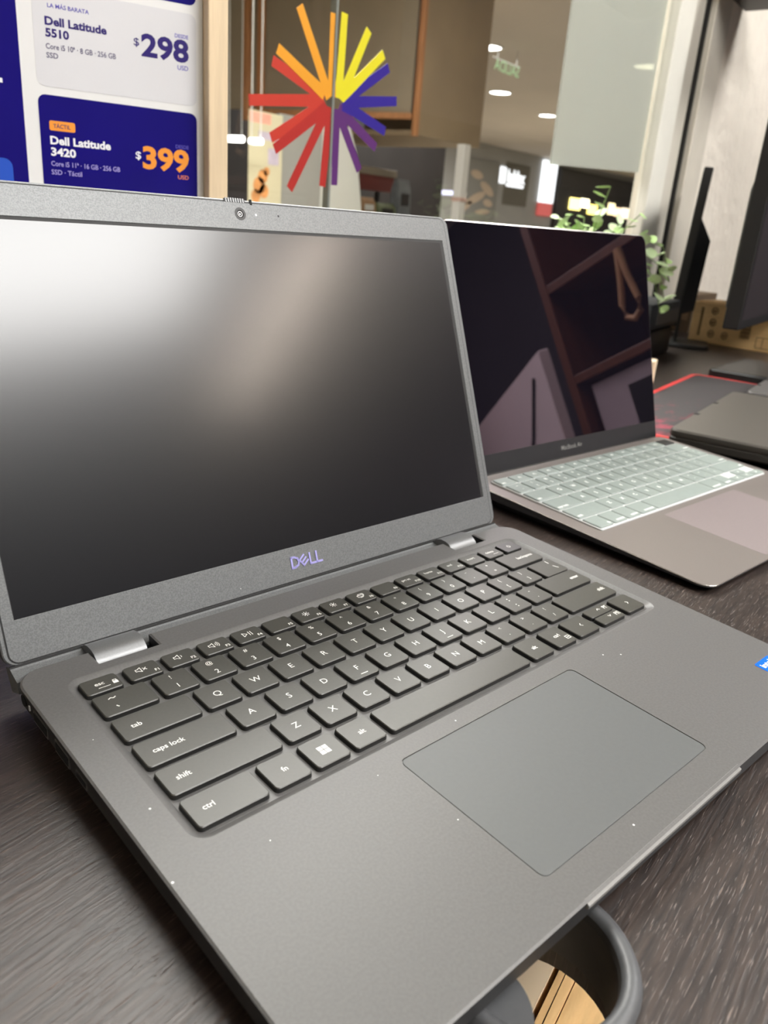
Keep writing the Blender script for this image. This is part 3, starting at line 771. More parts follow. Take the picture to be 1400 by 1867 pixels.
b = MB(); b.text('MacBook Air', W2 / 2, 7.6, 4.2, 'C', w=33, bold=.004, z=.16); b.build('lettering', M_['lip'], ch)
b = MB()
n = 12
b.loft([[(x, 3.4 * math.cos(2 * math.pi * i / n) - 2.2, 3.4 * math.sin(2 * math.pi * i / n) - 2.6) for i in range(n)] for x in (22, W2 - 22)]); b.build('hinge_barrel', M_['black'], mac, ML, smooth=50)

# ------------------------------------------------------------------ poster in its pine frame
po = thing('price_poster', 'laptop price poster in a pale pine frame standing by the window', 'poster', (0.3636, 0.3055, TABLE / 1000), rad(-24))
# local x along the board (right end 0), local y = depth away from the viewer, z up from the desk
def prect(name, x0, z0, x1, z1, d, m, r=0.0, n=4):
    q = rrect(x0, z0, x1, z1, r, n) if not isinstance(r, (tuple, list)) else rrect(x0, z0, x1, z1, r, n)
    b = MB(); b.loft([[(x, d, z - TABLE) for x, z in q], [(x, d - .12, z - TABLE) for x, z in q]], False, True)
    return b.build(name, m, po)
PX0 = -318
FX = Matrix(((1, 0, 0, 0), (0, 0, -1, 0), (0, 1, 0, -TABLE * 0.001), (0, 0, 0, 1)))    # text plane upright
b = MB(); b.box(PX0 + 4, 14, 4, -32, 17, 560); b.build('backing', M_['pine'], po)
b = MB(); b.bbox(-45.6, -1, 0, -29, 18, 566, 1.2); b.build('frame_stile', M_['pine'], po)
b = MB(); b.bbox(PX0, -1, 0, PX0 + 16.6, 18, 566, 1.2); b.build('frame_stile', M_['pine'], po)
b = MB(); b.bbox(PX0 + 16.6, -1, 0, -45.6, 18, 16, 1.2); b.build('frame_rail', M_['pine'], po)
b = MB(); b.bbox(PX0 + 16.6, -1, 550, -45.6, 18, 566, 1.2); b.build('frame_rail', M_['pine'], po)
prect('sheet', PX0 + 10, 750, -46.0, 1296, 13.0, M_['paper'])
prect('navy_panel', PX0 + 16, 752, -184.3, 1280, 12.85, M_['navy'])
prect('price_card', -173.5, 1026.2, -51.4, 1092, 12.85, M_['card_grey'], 5.5)
prect('price_card', -173.8, 955 - 5, -51.4, 1020.6, 12.85, M_['navy'], (1, 1, 5.5, 5.5))
prect('price_card', -173.8, 880, -51.4, 945, 12.85, M_['card_grey'], 5.5)
prect('price_card', -173.5, 1098, -51.4, 1164, 12.85, M_['navy'], 5.5)
prect('button', -240, 950, -195.2, 973, 12.7, M_['royal'], 6)
b = MB(); b.box(-214, 0, 1024.6, -197.4, 0.1, 1027.6); o = b.build('white_letter', M_['ink_white'], po, Matrix.Translation((0, 0.0125, -TABLE * 0.001)))
def ptext(s, x, z, cap, m, w=None, bold=0.0, align='L', name='lettering'):
    b = MB(); b.text(s, x, z, cap, align, w=w, bold=bold)
    o = b.build(name, M_[m], po, Matrix.Translation((0, 0.01262, 0)) @ FX)
ptext('LA MÁS BARATA', -162.8, 1079.0, 2.7, 'ink_violet', 29.3, .012)
ptext('Dell Latitude', -165.3, 1067.6, 5.2, 'ink_navy', 44.2, .036)
ptext('5510', -165.3, 1059.9, 5.2, 'ink_navy', 16.6, .036)
ptext('Core i5 10ª · 8 GB · 256 GB', -165.6, 1051.8, 3.5, 'ink_grey', 50.7, .014)
ptext('SSD', -165.6, 1045.8, 3.5, 'ink_grey', 8.3, .014)
ptext('$', -101.0, 1063.6, 5.2, 'ink_navy', 4.2, .012)
ptext('298', -95.2, 1057.6, 14.6, 'ink_navy', 37.6, .034)
ptext('DESDE', -68.7, 1074.0, 2.6, 'ink_violet', 10.8, .016)
ptext('USD', -66.9, 1051.4, 3.2, 'ink_violet', 8.7, .014)
prect('tag_pill', -166.8, 996.0, -148.0, 1002.9, 12.79, M_['ink_orange'], 1.4)
ptext('TÁCTIL', -164.0, 997.9, 2.8, 'ink_navy', 12.5, .012)
ptext('Dell Latitude', -166.9, 986.4, 5.4, 'ink_white', 45.2, .036)
ptext('3420', -166.9, 978.2, 5.4, 'ink_white', 18.4, .036)
ptext('Core i5 11ª · 16 GB · 256 GB', -167.3, 970.7, 3.4, 'ink_lilac', 52.2, .014)
ptext('SSD · Táctil', -167.5, 964.5, 3.4, 'ink_lilac', 22.7, .014)
ptext('$', -102.3, 982.0, 5.4, 'ink_white', 4.4, .012)
ptext('399', -96.7, 975.7, 15.6, 'ink_orange', 38.2, .036)
ptext('DESDE', -69.4, 993.1, 2.6, 'ink_violet', 10.8, .016)
ptext('USD', -67.9, 969.5, 3.0, 'ink_coral', 9.0, .014)

# ------------------------------------------------------------------ pinwheel sticker on the window
decal = thing('window_decal', 'rainbow pinwheel of coloured rays stuck on the shop window', 'window decal', (0.631, 0.4612, 1.077))
dc = {'orange': srgb(218, 150, 44), 'yellow': srgb(212, 202, 40), 'blue': srgb(48, 34, 132), 'violet': srgb(86, 44, 104), 'red': srgb(164, 46, 42), 'scarlet': srgb(182, 58, 46)}
dmat = {k: mat('decal_' + k, c, rough=0.35, noise=0.03, nscale=20) for k, c in dc.items()}
rays = [('orange', 569, 1162, 624, 1081), ('orange', 537, 1115, 612, 1084), ('orange', 626, 1167, 628, 1083), ('yellow', 645, 1171, 641, 1083), ('yellow', 691, 1163, 646, 1083), ('yellow', 723, 1143, 650, 1086),
        ('blue', 735, 1130, 652, 1081), ('blue', 756, 1095, 652, 1079), ('blue', 736, 1057, 654, 1076), ('violet', 719, 1036, 645, 1069), ('violet', 688, 1006, 642, 1067), ('violet', 641, 985, 639, 1068),
        ('red', 619, 982, 627, 1068), ('red', 562, 975, 622, 1067), ('red', 536, 1015, 618, 1067), ('scarlet', 530, 1026, 614, 1071), ('scarlet', 496, 1059, 612, 1075), ('scarlet', 530, 1102, 612, 1080)]
for i, (c, xa, za, xb, zb) in enumerate(rays):
    xa -= 631; xb -= 631; za -= 1077; zb -= 1077
    l = math.hypot(xa - xb, za - zb); nx, nz = -(za - zb) / l, (xa - xb) / l
    w = 5.6
    # the ray, widened near the hub so that the three rays of a colour run together
    mx_, mz_ = xb + (xa - xb) * .22, zb + (za - zb) * .22
    poly = [(xa + nx * w, za + nz * w), (xa - nx * w, za - nz * w), (mx_ - nx * w * 1.15, mz_ - nz * w * 1.15), (xb * .8 - nx * w * 1.3, zb * .8 - nz * w * 1.3), (xb * .8 + nx * w * 1.3, zb * .8 + nz * w * 1.3), (mx_ + nx * w * 1.15, mz_ + nz * w * 1.15)]
    b = MB(); dd = 0.02 * i
    b.loft([[(x, dd, z) for x, z in poly], [(x, dd + .25, z) for x, z in poly]])
    b.build('ray', dmat[c], decal)

# frosted white sheet hanging on the outside of the glass
b = MB(); b.loft([[(1243, 474, 1064), (1664, 474, 1086), (1664, 474, 2300), (1243, 474, 2300)], [(1243, 478, 1064), (1664, 478, 1086), (1664, 478, 2300), (1243, 478, 2300)]])
o = tag(b.build('frosted_panel', frosted('frosted_sheet', srgb(188, 189, 186), 0.35, 0.36)), 'frosted white sheet hanging behind the window pane beside the mullion', 'panel')

# ------------------------------------------------------------------ things on the right end of the desk
def txt_plane(o, mb, m, M): return mb.build('print', m, o, M)
# gaming mouse mat with red stitched edge
mm_ = thing('mouse_mat', 'dark mouse mat with red stitched edge and faint red print', 'mouse mat', (1.222, 0.150, TABLE / 1000), rad(3.0))
M_['mat_print'] = mat('mat_cloth', srgb(50, 46, 48), rough=0.75, noise=0.1, nscale=30)
nt = M_['mat_print'].node_tree
tc = nt.nodes.new('ShaderNodeTexCoord'); mp = nt.nodes.new('ShaderNodeMapping'); mp.inputs['Scale'].default_value = (1, 2.2, 1)
nz = nt.nodes.new('ShaderNodeTexNoise'); nz.inputs['Scale'].default_value = 16; nz.inputs['Detail'].default_value = 6; nz.inputs['Distortion'].default_value = 1.2
nt.links.new(tc.outputs['Object'], mp.inputs['Vector']); nt.links.new(mp.outputs['Vector'], nz.inputs['Vector'])
sx = nt.nodes.new('ShaderNodeSeparateXYZ'); nt.links.new(tc.outputs['Object'], sx.inputs[0])
g = nt.nodes.new('ShaderNodeMapRange'); g.inputs['From Min'].default_value = -0.20; g.inputs['From Max'].default_value = -0.47; g.inputs['To Min'].default_value = 0.0; g.inputs['To Max'].default_value = 0.30
nt.links.new(sx.outputs['X'], g.inputs['Value'])
ad = nt.nodes.new('ShaderNodeMath'); ad.operation = 'ADD'; nt.links.new(nz.outputs['Fac'], ad.inputs[0]); nt.links.new(g.outputs[0], ad.inputs[1])
rp = nt.nodes.new('ShaderNodeValToRGB')
rp.color_ramp.elements[0].position = 0.70; rp.color_ramp.elements[0].color = srgb(50, 46, 48)
rp.color_ramp.elements[1].position = 0.94; rp.color_ramp.elements[1].color = srgb(132, 44, 62)
nt.links.new(ad.outputs[0], rp.inputs['Fac']); nt.links.new(rp.outputs['Color'], nt.nodes['Principled BSDF'].inputs['Base Color'])
q = rrect(-498, -330, 12, 0, 16, 6)
b = MB(); b.loft([at(q, 0.1), at(q, 2.6), at(inset(q, .6), 3.0)], False, True); b.build('cloth', M_['mat_print'], mm_)
b = MB(); b.loft([at(inset(q, -.8), 0.1), at(inset(q, -1.2), 1.8), at(inset(q, 0.5), 3.5), at(inset(q, 7.0), 3.6), at(inset(q, 7.5), 2.9)], False, False)
b.build('stitched_edge', mat('red_stitching', srgb(196, 52, 52), rough=0.5, noise=0.06, nscale=300), mm_, smooth=40)

def closed_laptop(name, label, loc, rz, w, d, h, mtop, mside, z0):
    t = thing(name, label, 'laptop', loc, rz, 'closed laptops on the right')
    q = rrect(0, 0, w, d, 9, 5)
    for fx, fy in ((20, 20), (w - 20, 20), (20, d - 20), (w - 20, d - 20)):
        b = MB(); b.disc(fx, fy, 6, 0, 1.5, 12); b.build('rubber_foot', M_['black'], t)
    b = MB(); b.loft([at(inset(q, 4), 1.2), at(q, 4.0), at(q, h * .52), at(inset(q, .8), h * .56)], True, True); b.build('base', mside, t, smooth=30)
    b = MB(); b.loft([at(inset(q, 2), h * .55), at(inset(q, 2), h * .62)], False, False); b.build('lid_gap', M_['hole'], t)
    b = MB(); b.loft([at(inset(q, .6), h * .6), at(q, h * .68), at(q, h * .9), at(inset(q, 1.5), h)], True, True); b.build('lid', mtop, t, smooth=30)
    for k in (.32, .62):
        b = MB(); b.box(1.0, d * k, h * .985, 6, d * k + 9, h + .35); b.build('edge_notch', M_['hole'], t)
    return t
M_['warm_grey'] = mat('warm_grey_lid', srgb(78, 74, 69), rough=0.42, noise=0.05, nscale=300)
M_['mid_grey'] = mat('mid_grey_lid', srgb(86, 84, 83), rough=0.45, noise=0.05, nscale=300)
M_['dark_body'] = mat('dark_body', srgb(58, 55, 51), rough=0.45, noise=0.08, nscale=200)
# local x runs away from the viewer's left edge towards the right of the frame
t = closed_laptop('closed_laptop', 'closed warm dark grey laptop lying on the mouse mat', (0.690, 0.013, 0.7438), rad(-87.2), 230, 308, 20, M_['warm_grey'], M_['dark_body'], 0)
t = closed_laptop('closed_laptop', 'second closed laptop, paler grey, behind the one on the mat', (1.000, 0.012, 0.7438), rad(-87.2), 230, 215, 23, M_['mid_grey'], M_['dark_body'], 0)
# a flat black device lying further back
fd = thing('flat_black_device', 'flat black device lying on the desk before the cardboard box', 'device', (1.235, 0.128, TABLE / 1000), rad(-1.5))
b = MB(); q = rrect(0, -230, 205, 0, 8, 4); b.loft([at(inset(q, 1.5), 1.2), at(q, 3), at(q, 13), at(inset(q, 2), 15.5)], True, True); b.build('body', M_['black'], fd, smooth=30)
b = MB(); q = rrect(6, -224, 199, -6, 6, 4); b.loft([at(q, 15.4), at(inset(q, .5), 16.2)], False, True); b.build('top_plate', mat('device_top', srgb(52, 50, 49), rough=0.38, noise=0.06, nscale=100), fd)
for fx, fy in ((15, -15), (190, -15), (15, -215), (190, -215)):
    b = MB(); b.disc(fx, fy, 6, 0, 1.4, 10); b.build('rubber_foot', M_['black'], fd)

# cardboard boxes
M_['card'] = mat('cardboard', srgb(216, 180, 126), rough=0.8, noise=0.07, nscale=25, stretch=(1, 1, 8))
M_['card_dark'] = mat('cardboard_brown', srgb(96, 78, 58), rough=0.8, noise=0.08, nscale=25)
M_['card_ink'] = mat('cardboard_ink', srgb(92, 70, 44), rough=0.8, noise=0.08, nscale=60)
cb = thing('cardboard_box', 'long flat brown cardboard box with printed symbols against the white wall', 'box', (1.741, 0.320, TABLE / 1000), rad(-10.5))
BH, BD, BW = 88.5, 98.0, 190.0          # height, depth (x), width (towards -y)
b = MB(); b.bbox(0, -BW, 0, BD, 0, BH, 1.5); b.build('carton', M_['card'], cb)
b = MB(); b.box(8, -BW + 6, BH, BD, -8, BH + 2.2); b.build('lid_flap', M_['card'], cb)
b = MB(); b.add([(30, -150, BH + 2.6), (BD, -150, BH + 2.6), (BD, -30, BH + 2.6), (60, -30, BH + 2.6)], [(0, 1, 2, 3)]); b.build('tape', M_['card_dark'], cb)
def cbp(mb): return mb.build('print', M_['card_ink'], cb, Matrix(((0, 0, -1, -0.0006), (-1, 0, 0, 0), (0, 1, 0, 0), (0, 0, 0, 1))))
b = MB()
for (x, y) in ((52, 72), (52, 47), (52, 22), (86, 72), (86, 47), (84, 22)):     # care symbols, two columns
    b.ring(circ(x, y, 8, 14), circ(x, y, 6, 14), 0, .1)
    b.strokes([[(x - 3, y - 3), (x + 3, y + 3)], [(x - 3, y + 2), (x + 2, y - 3)], [(x - 4, y), (x + 4, y)]], 1.6, .15)
cbp(b)
b = MB()
for k in range(22): b.box(118, 22 + k * 2.6, 0, 140, 22 + k * 2.6 + (1.7 if k % 3 else 1.0), .1)
cbp(b)
b = MB()
for k in range(12): b.box(20, 16 + k * 5.2, 0, 26, 16 + k * 5.2 + 3.6, .1)
cbp(b)
b = MB(); b.strokes([[(156, 8), (196, 8), (196, 30), (156, 30), (156, 8)], [(170, 8), (170, 30)]], 1.2, .1); cbp(b)
sb = thing('cardboard_box', 'small dark brown carton with a label between printer and long box', 'box', (1.89, 0.366, TABLE / 1000), rad(0))
b = MB(); b.bbox(0, 0, 0, 190, 52, 92, 1.5); b.build('carton', M_['card_dark'], sb)
b = MB(); b.box(36, -.4, 30, 120, 0, 70); b.build('sticker', mat('brown_sticker', srgb(132, 104, 78), rough=0.7, noise=0.05, nscale=40), sb)
b = MB(); b.box(-.4, 8, 30, 0, 44, 70); b.build('sticker', mat('brown_sticker_side', srgb(132, 104, 78), rough=0.7, noise=0.05, nscale=40), sb)

# black printer-like box with lighter top tray
pr = thing('printer', 'small black printer with charcoal lid behind the slim laptop', 'printer', (1.285, 0.262, TABLE / 1000), rad(4))
b = MB(); b.bbox(0, 0, 0, 190, 150, 52, 5); b.build('base', M_['black'], pr, smooth=30)
b = MB(); b.bbox(-6, -6, 55, 196, 156, 104, 6); b.build('lid', mat('charcoal_plastic', srgb(52, 56, 60), rough=0.5, noise=0.06, nscale=60), pr, smooth=30)
b = MB(); b.box(4, 4, 51, 186, 146, 56); b.build('gap', M_['hole'], pr)
b = MB(); b.bbox(30, -7.5, 64, 180, -5, 90, 1); b.build('front_panel', mat('grey_slot', srgb(70, 74, 78), rough=0.4, noise=0.05, nscale=60), pr)

# monitor seen edge-on
def monitor(label, loc, rz, w, h, zb, thick, lean=0.0, bulge=26, nx=None, foot=(110, -40, 110)):
    nx = nx if nx is not None else w / 2
    t = thing('monitor', label, 'monitor', loc, rz, 'black monitors on the desk')
    Ml = T(0, 0, zb) @ RX(lean)
    b = MB(); b.bbox(0, 0, 0, w, thick, h, 2); b.build('frame', M_['black'], t, Ml)
    b = MB(); b.box(9, -.5, 14, w - 9, .3, h - 9); b.build('screen', M_['dark_screen'], t, Ml, label='dark purple-grey screen')
    if bulge:
        b = MB(); b.loft([[(30, thick, 20), (w - 30, thick, 20), (w - 30, thick, h - 90), (30, thick, h - 90)], [(50, thick + bulge, 30), (w - 50, thick + bulge, 30), (w - 50, thick + bulge, h - 130), (50, thick + bulge, h - 130)]], False, True); b.build('back_cover', M_['black'], t, Ml)
    b = MB(); b.bbox(nx - 22, thick - 1, 6, nx + 22, thick + 6, zb + h * .45, 2); b.build('stand_neck', M_['black'], t)
    b = MB(); q = rrect(nx - foot[0], foot[1], nx + foot[0], foot[2], 20, 5); b.loft([at(q, 0), at(q, 5), at(inset(q, 3), 8)], True, True); b.build('stand_foot', M_['black'], t)
    return t
M_['dark_screen'] = mat('monitor_screen', srgb(40, 35, 38), rough=0.45, noise=0.05, nscale=30)
monitor('thin black monitor seen edge-on beside the window jamb', (1.861, 0.4065, TABLE / 1000), rad(197.3), 385, 296, 52, 17, rad(-2), 26, 250, (60, -30, 90))
monitor('large black monitor at the right edge of the picture', (1.134, 0.071, TABLE / 1000), rad(2.7), 810, 330, 92, 24, rad(0), 12, 758, (45, -130, -16))

# pale wooden block
wb = thing('wooden_block', 'small pale wooden block standing behind the slim laptop', 'block', (1.012, 0.146, TABLE / 1000), rad(12))
b = MB(); b.bbox(0, 0, 0, 28, 16, 44, 1); b.build('block', M_['cream'], wb)

# potted plant with small round leaves
plant = thing('potted_plant', 'small potted plant with round pale green leaves behind the slim laptop', 'plant', (1.125, 0.335, TABLE / 1000))
M_['leaf'] = mat('leaf_pale_green', srgb(204, 224, 178), rough=0.55, noise=0.22, nscale=14)
M_['leaf2'] = mat('leaf_mid_green', srgb(170, 200, 132), rough=0.55, noise=0.2, nscale=14)
M_['stem'] = mat('stem_green', srgb(120, 140, 92), rough=0.6, noise=0.1, nscale=60)
b = MB(); b.loft([[(r * math.cos(2 * math.pi * i / 24), r * math.sin(2 * math.pi * i / 24), z) for i in range(24)] for r, z in ((38, 0), (46, 78), (49, 80), (49, 92), (45, 92), (44, 84))], True, False); b.build('pot', mat('white_pot', srgb(215, 214, 208), rough=0.4, noise=0.03, nscale=30), plant, smooth=40)
b = MB(); b.disc(0, 0, 45, 78, 84, 24); b.build('soil', mat('dark_soil', srgb(54, 42, 34), rough=0.9, noise=0.3, nscale=80), plant)
lm = []
for k, mm2 in enumerate(('leaf', 'leaf2')):
    b = MB(); n = 10
    pts = [(9.5 * math.cos(2 * math.pi * i / n) + 9, 8.2 * math.sin(2 * math.pi * i / n), 1.6 * abs(math.sin(2 * math.pi * i / n))) for i in range(n)]
    b.add(pts + [(9, 0, -.8)], [(i, (i + 1) % n, n) for i in range(n)])
    lm.append(b.mesh('leaf', M_[mm2], 60))
rnd = random.Random(11)
stems = []
for k in range(34):
    a = rnd.uniform(0, 2 * math.pi); r = rnd.uniform(25, 105); zz = rnd.uniform(165, 248) - r * .15
    stems.append([(10 * math.cos(a), 10 * math.sin(a), 84), (r * .35 * math.cos(a), r * .35 * math.sin(a), zz * .72), (r * math.cos(a), r * math.sin(a), zz)])
stems.append([(0, 0, 84), (-8, -10, 200), (-22, -38, 282)])
stems.append([(4, 0, 84), (4, -30, 190), (2, -84, 246)])
for dx, dz in ((0, 0), (10, 28), (-6, -22)):             # sprigs hanging to the right of the laptop lid
    stems.append([(10, -8, 84), (58, -62, 200 + dz * .5), (92 + dx, -96, 172 + dz), (104 + dx, -112, 118 + dz)])
for st in stems:
    b = MB(); b.tube(st, [1.5, 1.2] + [.9] * (len(st) - 2), 5); b.build('stem', M_['stem'], plant)
    P = [Vector(p) for p in st]
    nl = 8
    for i in range(nl):
        tt = .35 + .65 * i / (nl - 1)
        f = tt * (len(P) - 1); j = min(int(f), len(P) - 2)
        p = P[j].lerp(P[j + 1], f - j)
        o = D.objects.new('leaf', lm[rnd.random() > .62]); COL.objects.link(o); o.parent = plant
        s = rnd.uniform(.95, 1.7) * (1.0 - .35 * (tt - .35))
        o.matrix_basis = T(*p) @ RZ(rnd.uniform(0, 6.28)) @ RY(rnd.uniform(-.9, .5)) @ RX(rnd.uniform(-.6, .6)) @ Matrix.Scale(s, 4)

# dark shelf on the plaster wall, top right
sh_ = thing('wall_shelf', 'dark grey shelf board fixed on the white wall', 'shelf', (1.86, 0.30, 1.483))
b = MB(); b.box(0, -110, 0, 240, 147, 32); b.build('board', mat('dark_shelf', srgb(70, 66, 64), rough=0.5, noise=0.06, nscale=20), sh_)
b = MB(); b.box(20, 100, 32, 36, 147, 90); b.build('bracket', M_['black'], sh_)

# ------------------------------------------------------------------ the arcade outside the window
b = MB(); b.box(-6000, 600, -70, 32000, 12000, -10); struct('floor_arcade', b, mat('arcade_floor', srgb(196, 186, 168), rough=0.25, noise=0.05, nscale=1))
b = MB(); b.box(-6000, 600, 2700, 32000, 12000, 2760); struct('ceiling_arcade', b, mat('arcade_ceiling', srgb(196, 188, 176), rough=0.8, noise=0.04, nscale=1))
b = MB(); b.box(-6000, 10000, -10, 32000, 10100, 2700); struct('wall_arcade', b, mat('arcade_wall_grey', srgb(156, 156, 153), rough=0.6, noise=0.05, nscale=1))
M_['lamp'] = emis('downlight_glow', (1.0, 0.98, 0.95, 1), 9.0)
M_['lamp_w'] = emis('downlight_glow_warm', (1.0, 0.93, 0.72, 1), 6.0)
M_['white_metal'] = mat('white_metal', srgb(220, 220, 216), rough=0.4, noise=0.02, nscale=20)
def downlight(x, y, r, label, warm=False):
    t = thing('ceiling_downlight', label, 'ceiling light', (x, y, 2.7), 0, 'downlights in the arcade ceiling')
    b = MB(); b.ring(circ(0, 0, r * 1.18, 24), circ(0, 0, r, 24), -12, 0); b.build('trim_ring', M_['white_metal'], t)
    b = MB(); b.disc(0, 0, r, -9, -1, 24); b.build('diffuser', M_['lamp_w' if warm else 'lamp'], t)
for x, y, r, lb, w in ((7.842, 4.716, 138, 'round ceiling downlight outside, largest, above the green sign', False), (10.43, 6.045, 142, 'round ceiling downlight outside, just below the green sign', False),
                       (12.568, 6.39, 132, 'round ceiling downlight outside, nearest the frosted panel', False), (8.498, 6.037, 128, 'round ceiling downlight outside, right of the pinwheel beside the wooden post', False),
                       (14.62, 9.02, 80, 'small dim ceiling downlight outside, lowest of them', True), (7.211, 5.838, 68, 'left one of two small downlights behind the yellow rays', False),
                       (7.326, 5.68, 66, 'right one of two small downlights behind the yellow rays', False), (9.149, 3.475, 150, 'added yellowish lamp standing for a reflection on the glass at the frosted panel', True)):  # the last one is added to make a reflection on the pane
    downlight(x, y, r, lb, w)
# tube lamps
def tube_lamp(p0, p1, r, label, m):
    t = thing('tube_lamp', label, 'lamp', tuple(c / 1000 for c in p0), 0, 'white tube lamps outside')
    d = [b_ - a_ for a_, b_ in zip(p0, p1)]
    b = MB(); b.tube([(0, 0, 0), tuple(d)], r, 10); b.build('tube', m, t)
    for f in (.1, .9):
        b = MB(); b.tube([tuple(c * f for c in d), (d[0] * f, d[1] * f, 2700 - p0[2])], 3, 5); b.build('hanger', M_['white_metal'], t)
    b = MB(); b.tube([(0, 0, 0), tuple(c * .04 for c in d)], r * 1.15, 10); b.build('cap', M_['white_metal'], t)
    b = MB(); b.tube([tuple(c * .96 for c in d), tuple(d)], r * 1.15, 10); b.build('cap', M_['white_metal'], t)
tube_lamp((3905, 4300, 1385), (4050, 4300, 1398), 22, 'short white tube lamp beside the pine poster frame', M_['lamp'])
tube_lamp((3175, 3300, 1296), (3262, 3300, 1303), 17, 'added short white tube standing for a glass reflection over the cream banner top', M_['lamp'])  # glowing tube added in place of a reflection in the pane
tube_lamp((14200, 9500, 1530), (15250, 9500, 1570), 45, 'long white tube lamp low beside the white post', emis('cool_tube', (0.75, 0.75, 1.0, 1), 2.2))

# wooden kiosk across the passage
M_['copper_wood'] = mat('copper_wood', srgb(176, 124, 82), rough=0.5, noise=0.14, nscale=6, stretch=(6, 6, .6))
M_['brown_board'] = mat('brown_board', srgb(150, 132, 106), rough=0.55, noise=0.08, nscale=3)
M_['olive_board'] = mat('olive_brown_board', srgb(142, 130, 110), rough=0.6, noise=0.06, nscale=2)
M_['dark_in'] = mat('dark_interior', srgb(40, 36, 35), rough=0.7, noise=0.2, nscale=3)
M_['panel_grey'] = mat('grey_panel', srgb(152, 152, 147), rough=0.55, noise=0.03, nscale=3)
M_['panel_pale'] = mat('pale_grey_panel', srgb(198, 200, 193), rough=0.5, noise=0.03, nscale=3)
ki = thing('shop_kiosk', 'wood framed shop across the passage with brown upper panels', 'kiosk', (5.0, 3.5, 0))
km = T(-5000, -3500, 0)
b = MB(); b.bbox(4985, 3490, 1530, 5026, 3530, 2690, 4); b.build('corner_post', M_['copper_wood'], ki, km)
b = MB(); b.bbox(5026, 3500, 1545, 5905, 3560, 2690, 4); b.build('fascia_board', M_['brown_board'], ki, km)
b = MB(); b.bbox(5050, 3560, 1545, 5905, 4700, 1580, 4); b.build('soffit', M_['brown_board'], ki, km)
b = MB(); b.bbox(5870, 3560, 1580, 5905, 4700, 2690, 4); b.build('side_board', M_['brown_board'], ki, km)
side = Matrix.Translation((0, 0, 0))
def kseg(x0, y0, x1, y1, z0, z1, th, name, m):
    l = math.hypot(x1 - x0, y1 - y0); a = math.atan2(y1 - y0, x1 - x0)
    b = MB(); b.bbox(0, -th / 2, z0, l, th / 2, z1, min(4, th / 5)); return b.build(name, m, ki, km @ T(x0, y0, 0) @ RZ(a))
kseg(4990, 3540, 4660, 4920, 1640, 1682, 40, 'rail', M_['copper_wood'])
kseg(5010, 3560, 4700, 4900, 1680, 2690, 20, 'upper_panel', M_['olive_board'])
kseg(4690, 4900, 3950, 7900, 1680, 2690, 20, 'upper_panel', M_['olive_board'])
b = MB(); b.bbox(4660, 4770, 1600, 4705, 4815, 2690, 4); b.build('post', M_['copper_wood'], ki, km)
b = MB(); b.bbox(4640, 4900, 1600, 4685, 4945, 2690, 4); b.build('post', M_['copper_wood'], ki, km)
b = MB(); b.box(4700, 5900, 0, 9000, 5960, 2690); b.build('back_panel', M_['dark_in'], ki, km)
kc = thing('kiosk_counter', 'dark counter with a taupe shelf and maroon band inside the wooden kiosk', 'counter', (5.2, 4.2, 0)); kcm = T(-5200, -4200, 0)
b = MB(); b.bbox(4560, 3950, 0, 5860, 4550, 950, 6); b.build('counter_body', M_['dark_in'], kc, kcm)
b = MB(); b.bbox(4520, 4300, 1290, 5880, 4560, 1350, 5); b.build('shelf', mat('taupe_shelf', srgb(134, 124, 108), rough=0.6, noise=0.08, nscale=4), kc, kcm)
b = MB(); b.bbox(4540, 4310, 1165, 5860, 4330, 1290, 3); b.build('red_band', mat('maroon_band', srgb(104, 44, 38), rough=0.5, noise=0.08, nscale=4), kc, kcm)
for x in (4530, 5850):
    b = MB(); b.bbox(x, 4480, 950, x + 40, 4520, 1290, 3); b.build('shelf_post', M_['dark_in'], kc, kcm)
b = MB(); b.disc(0, 0, 26, 0, 6, 20); badge = b.build('round_badge', M_['white_metal'], kc, kcm @ T(4830, 3946, 985 + 150) @ RX(rad(90)))
b = MB(); b.bbox(4800, 3950, 950, 4862, 3980, 1180, 3); b.build('badge_holder', M_['dark_in'], kc, kcm)
# goods on the kiosk counter
goods = [(4600, 200, 160, srgb(196, 150, 84), 'orange and tan bag of goods on the kiosk counter'), (4960, 120, 250, srgb(150, 156, 138), 'pale green carton on the kiosk counter'), (5130, 190, 150, srgb(140, 106, 70), 'brown parcel on the kiosk counter'),
         (5360, 240, 120, srgb(92, 100, 70), 'olive green packet on the kiosk counter'), (4870, 70, 90, srgb(188, 186, 178), 'small white packet on the kiosk counter, by the tan bag'), (5620, 180, 320, srgb(104, 108, 110), 'tall grey box on the right end of the kiosk counter')]
for k, (x, w, h, c, lb) in enumerate(goods):
    t = thing('packet', lb, 'package', ((x + w / 2) / 1000, 4.12, 0.9505), 0, 'goods on the kiosk counter')
    m = mat('packet_%d' % k, c, rough=0.5, noise=0.25, nscale=14)
    b = MB()
    b.loft([[(sx_ * w / 2 * f, sy_ * 50 * f2, z) for sx_, sy_ in ((-1, -1), (1, -1), (1, 1), (-1, 1))] for z, f, f2 in ((0, .96, .9), (h * .3, 1, 1), (h * .75, .97, .8), (h, .9, .35))]); b.build('bag', m, t, smooth=40)
    b = MB(); b.box(-w * .3, -54, h * .35, w * .3, -49, h * .65); b.build('label', M_['dark_in'] if k % 2 else M_['panel_pale'], t)
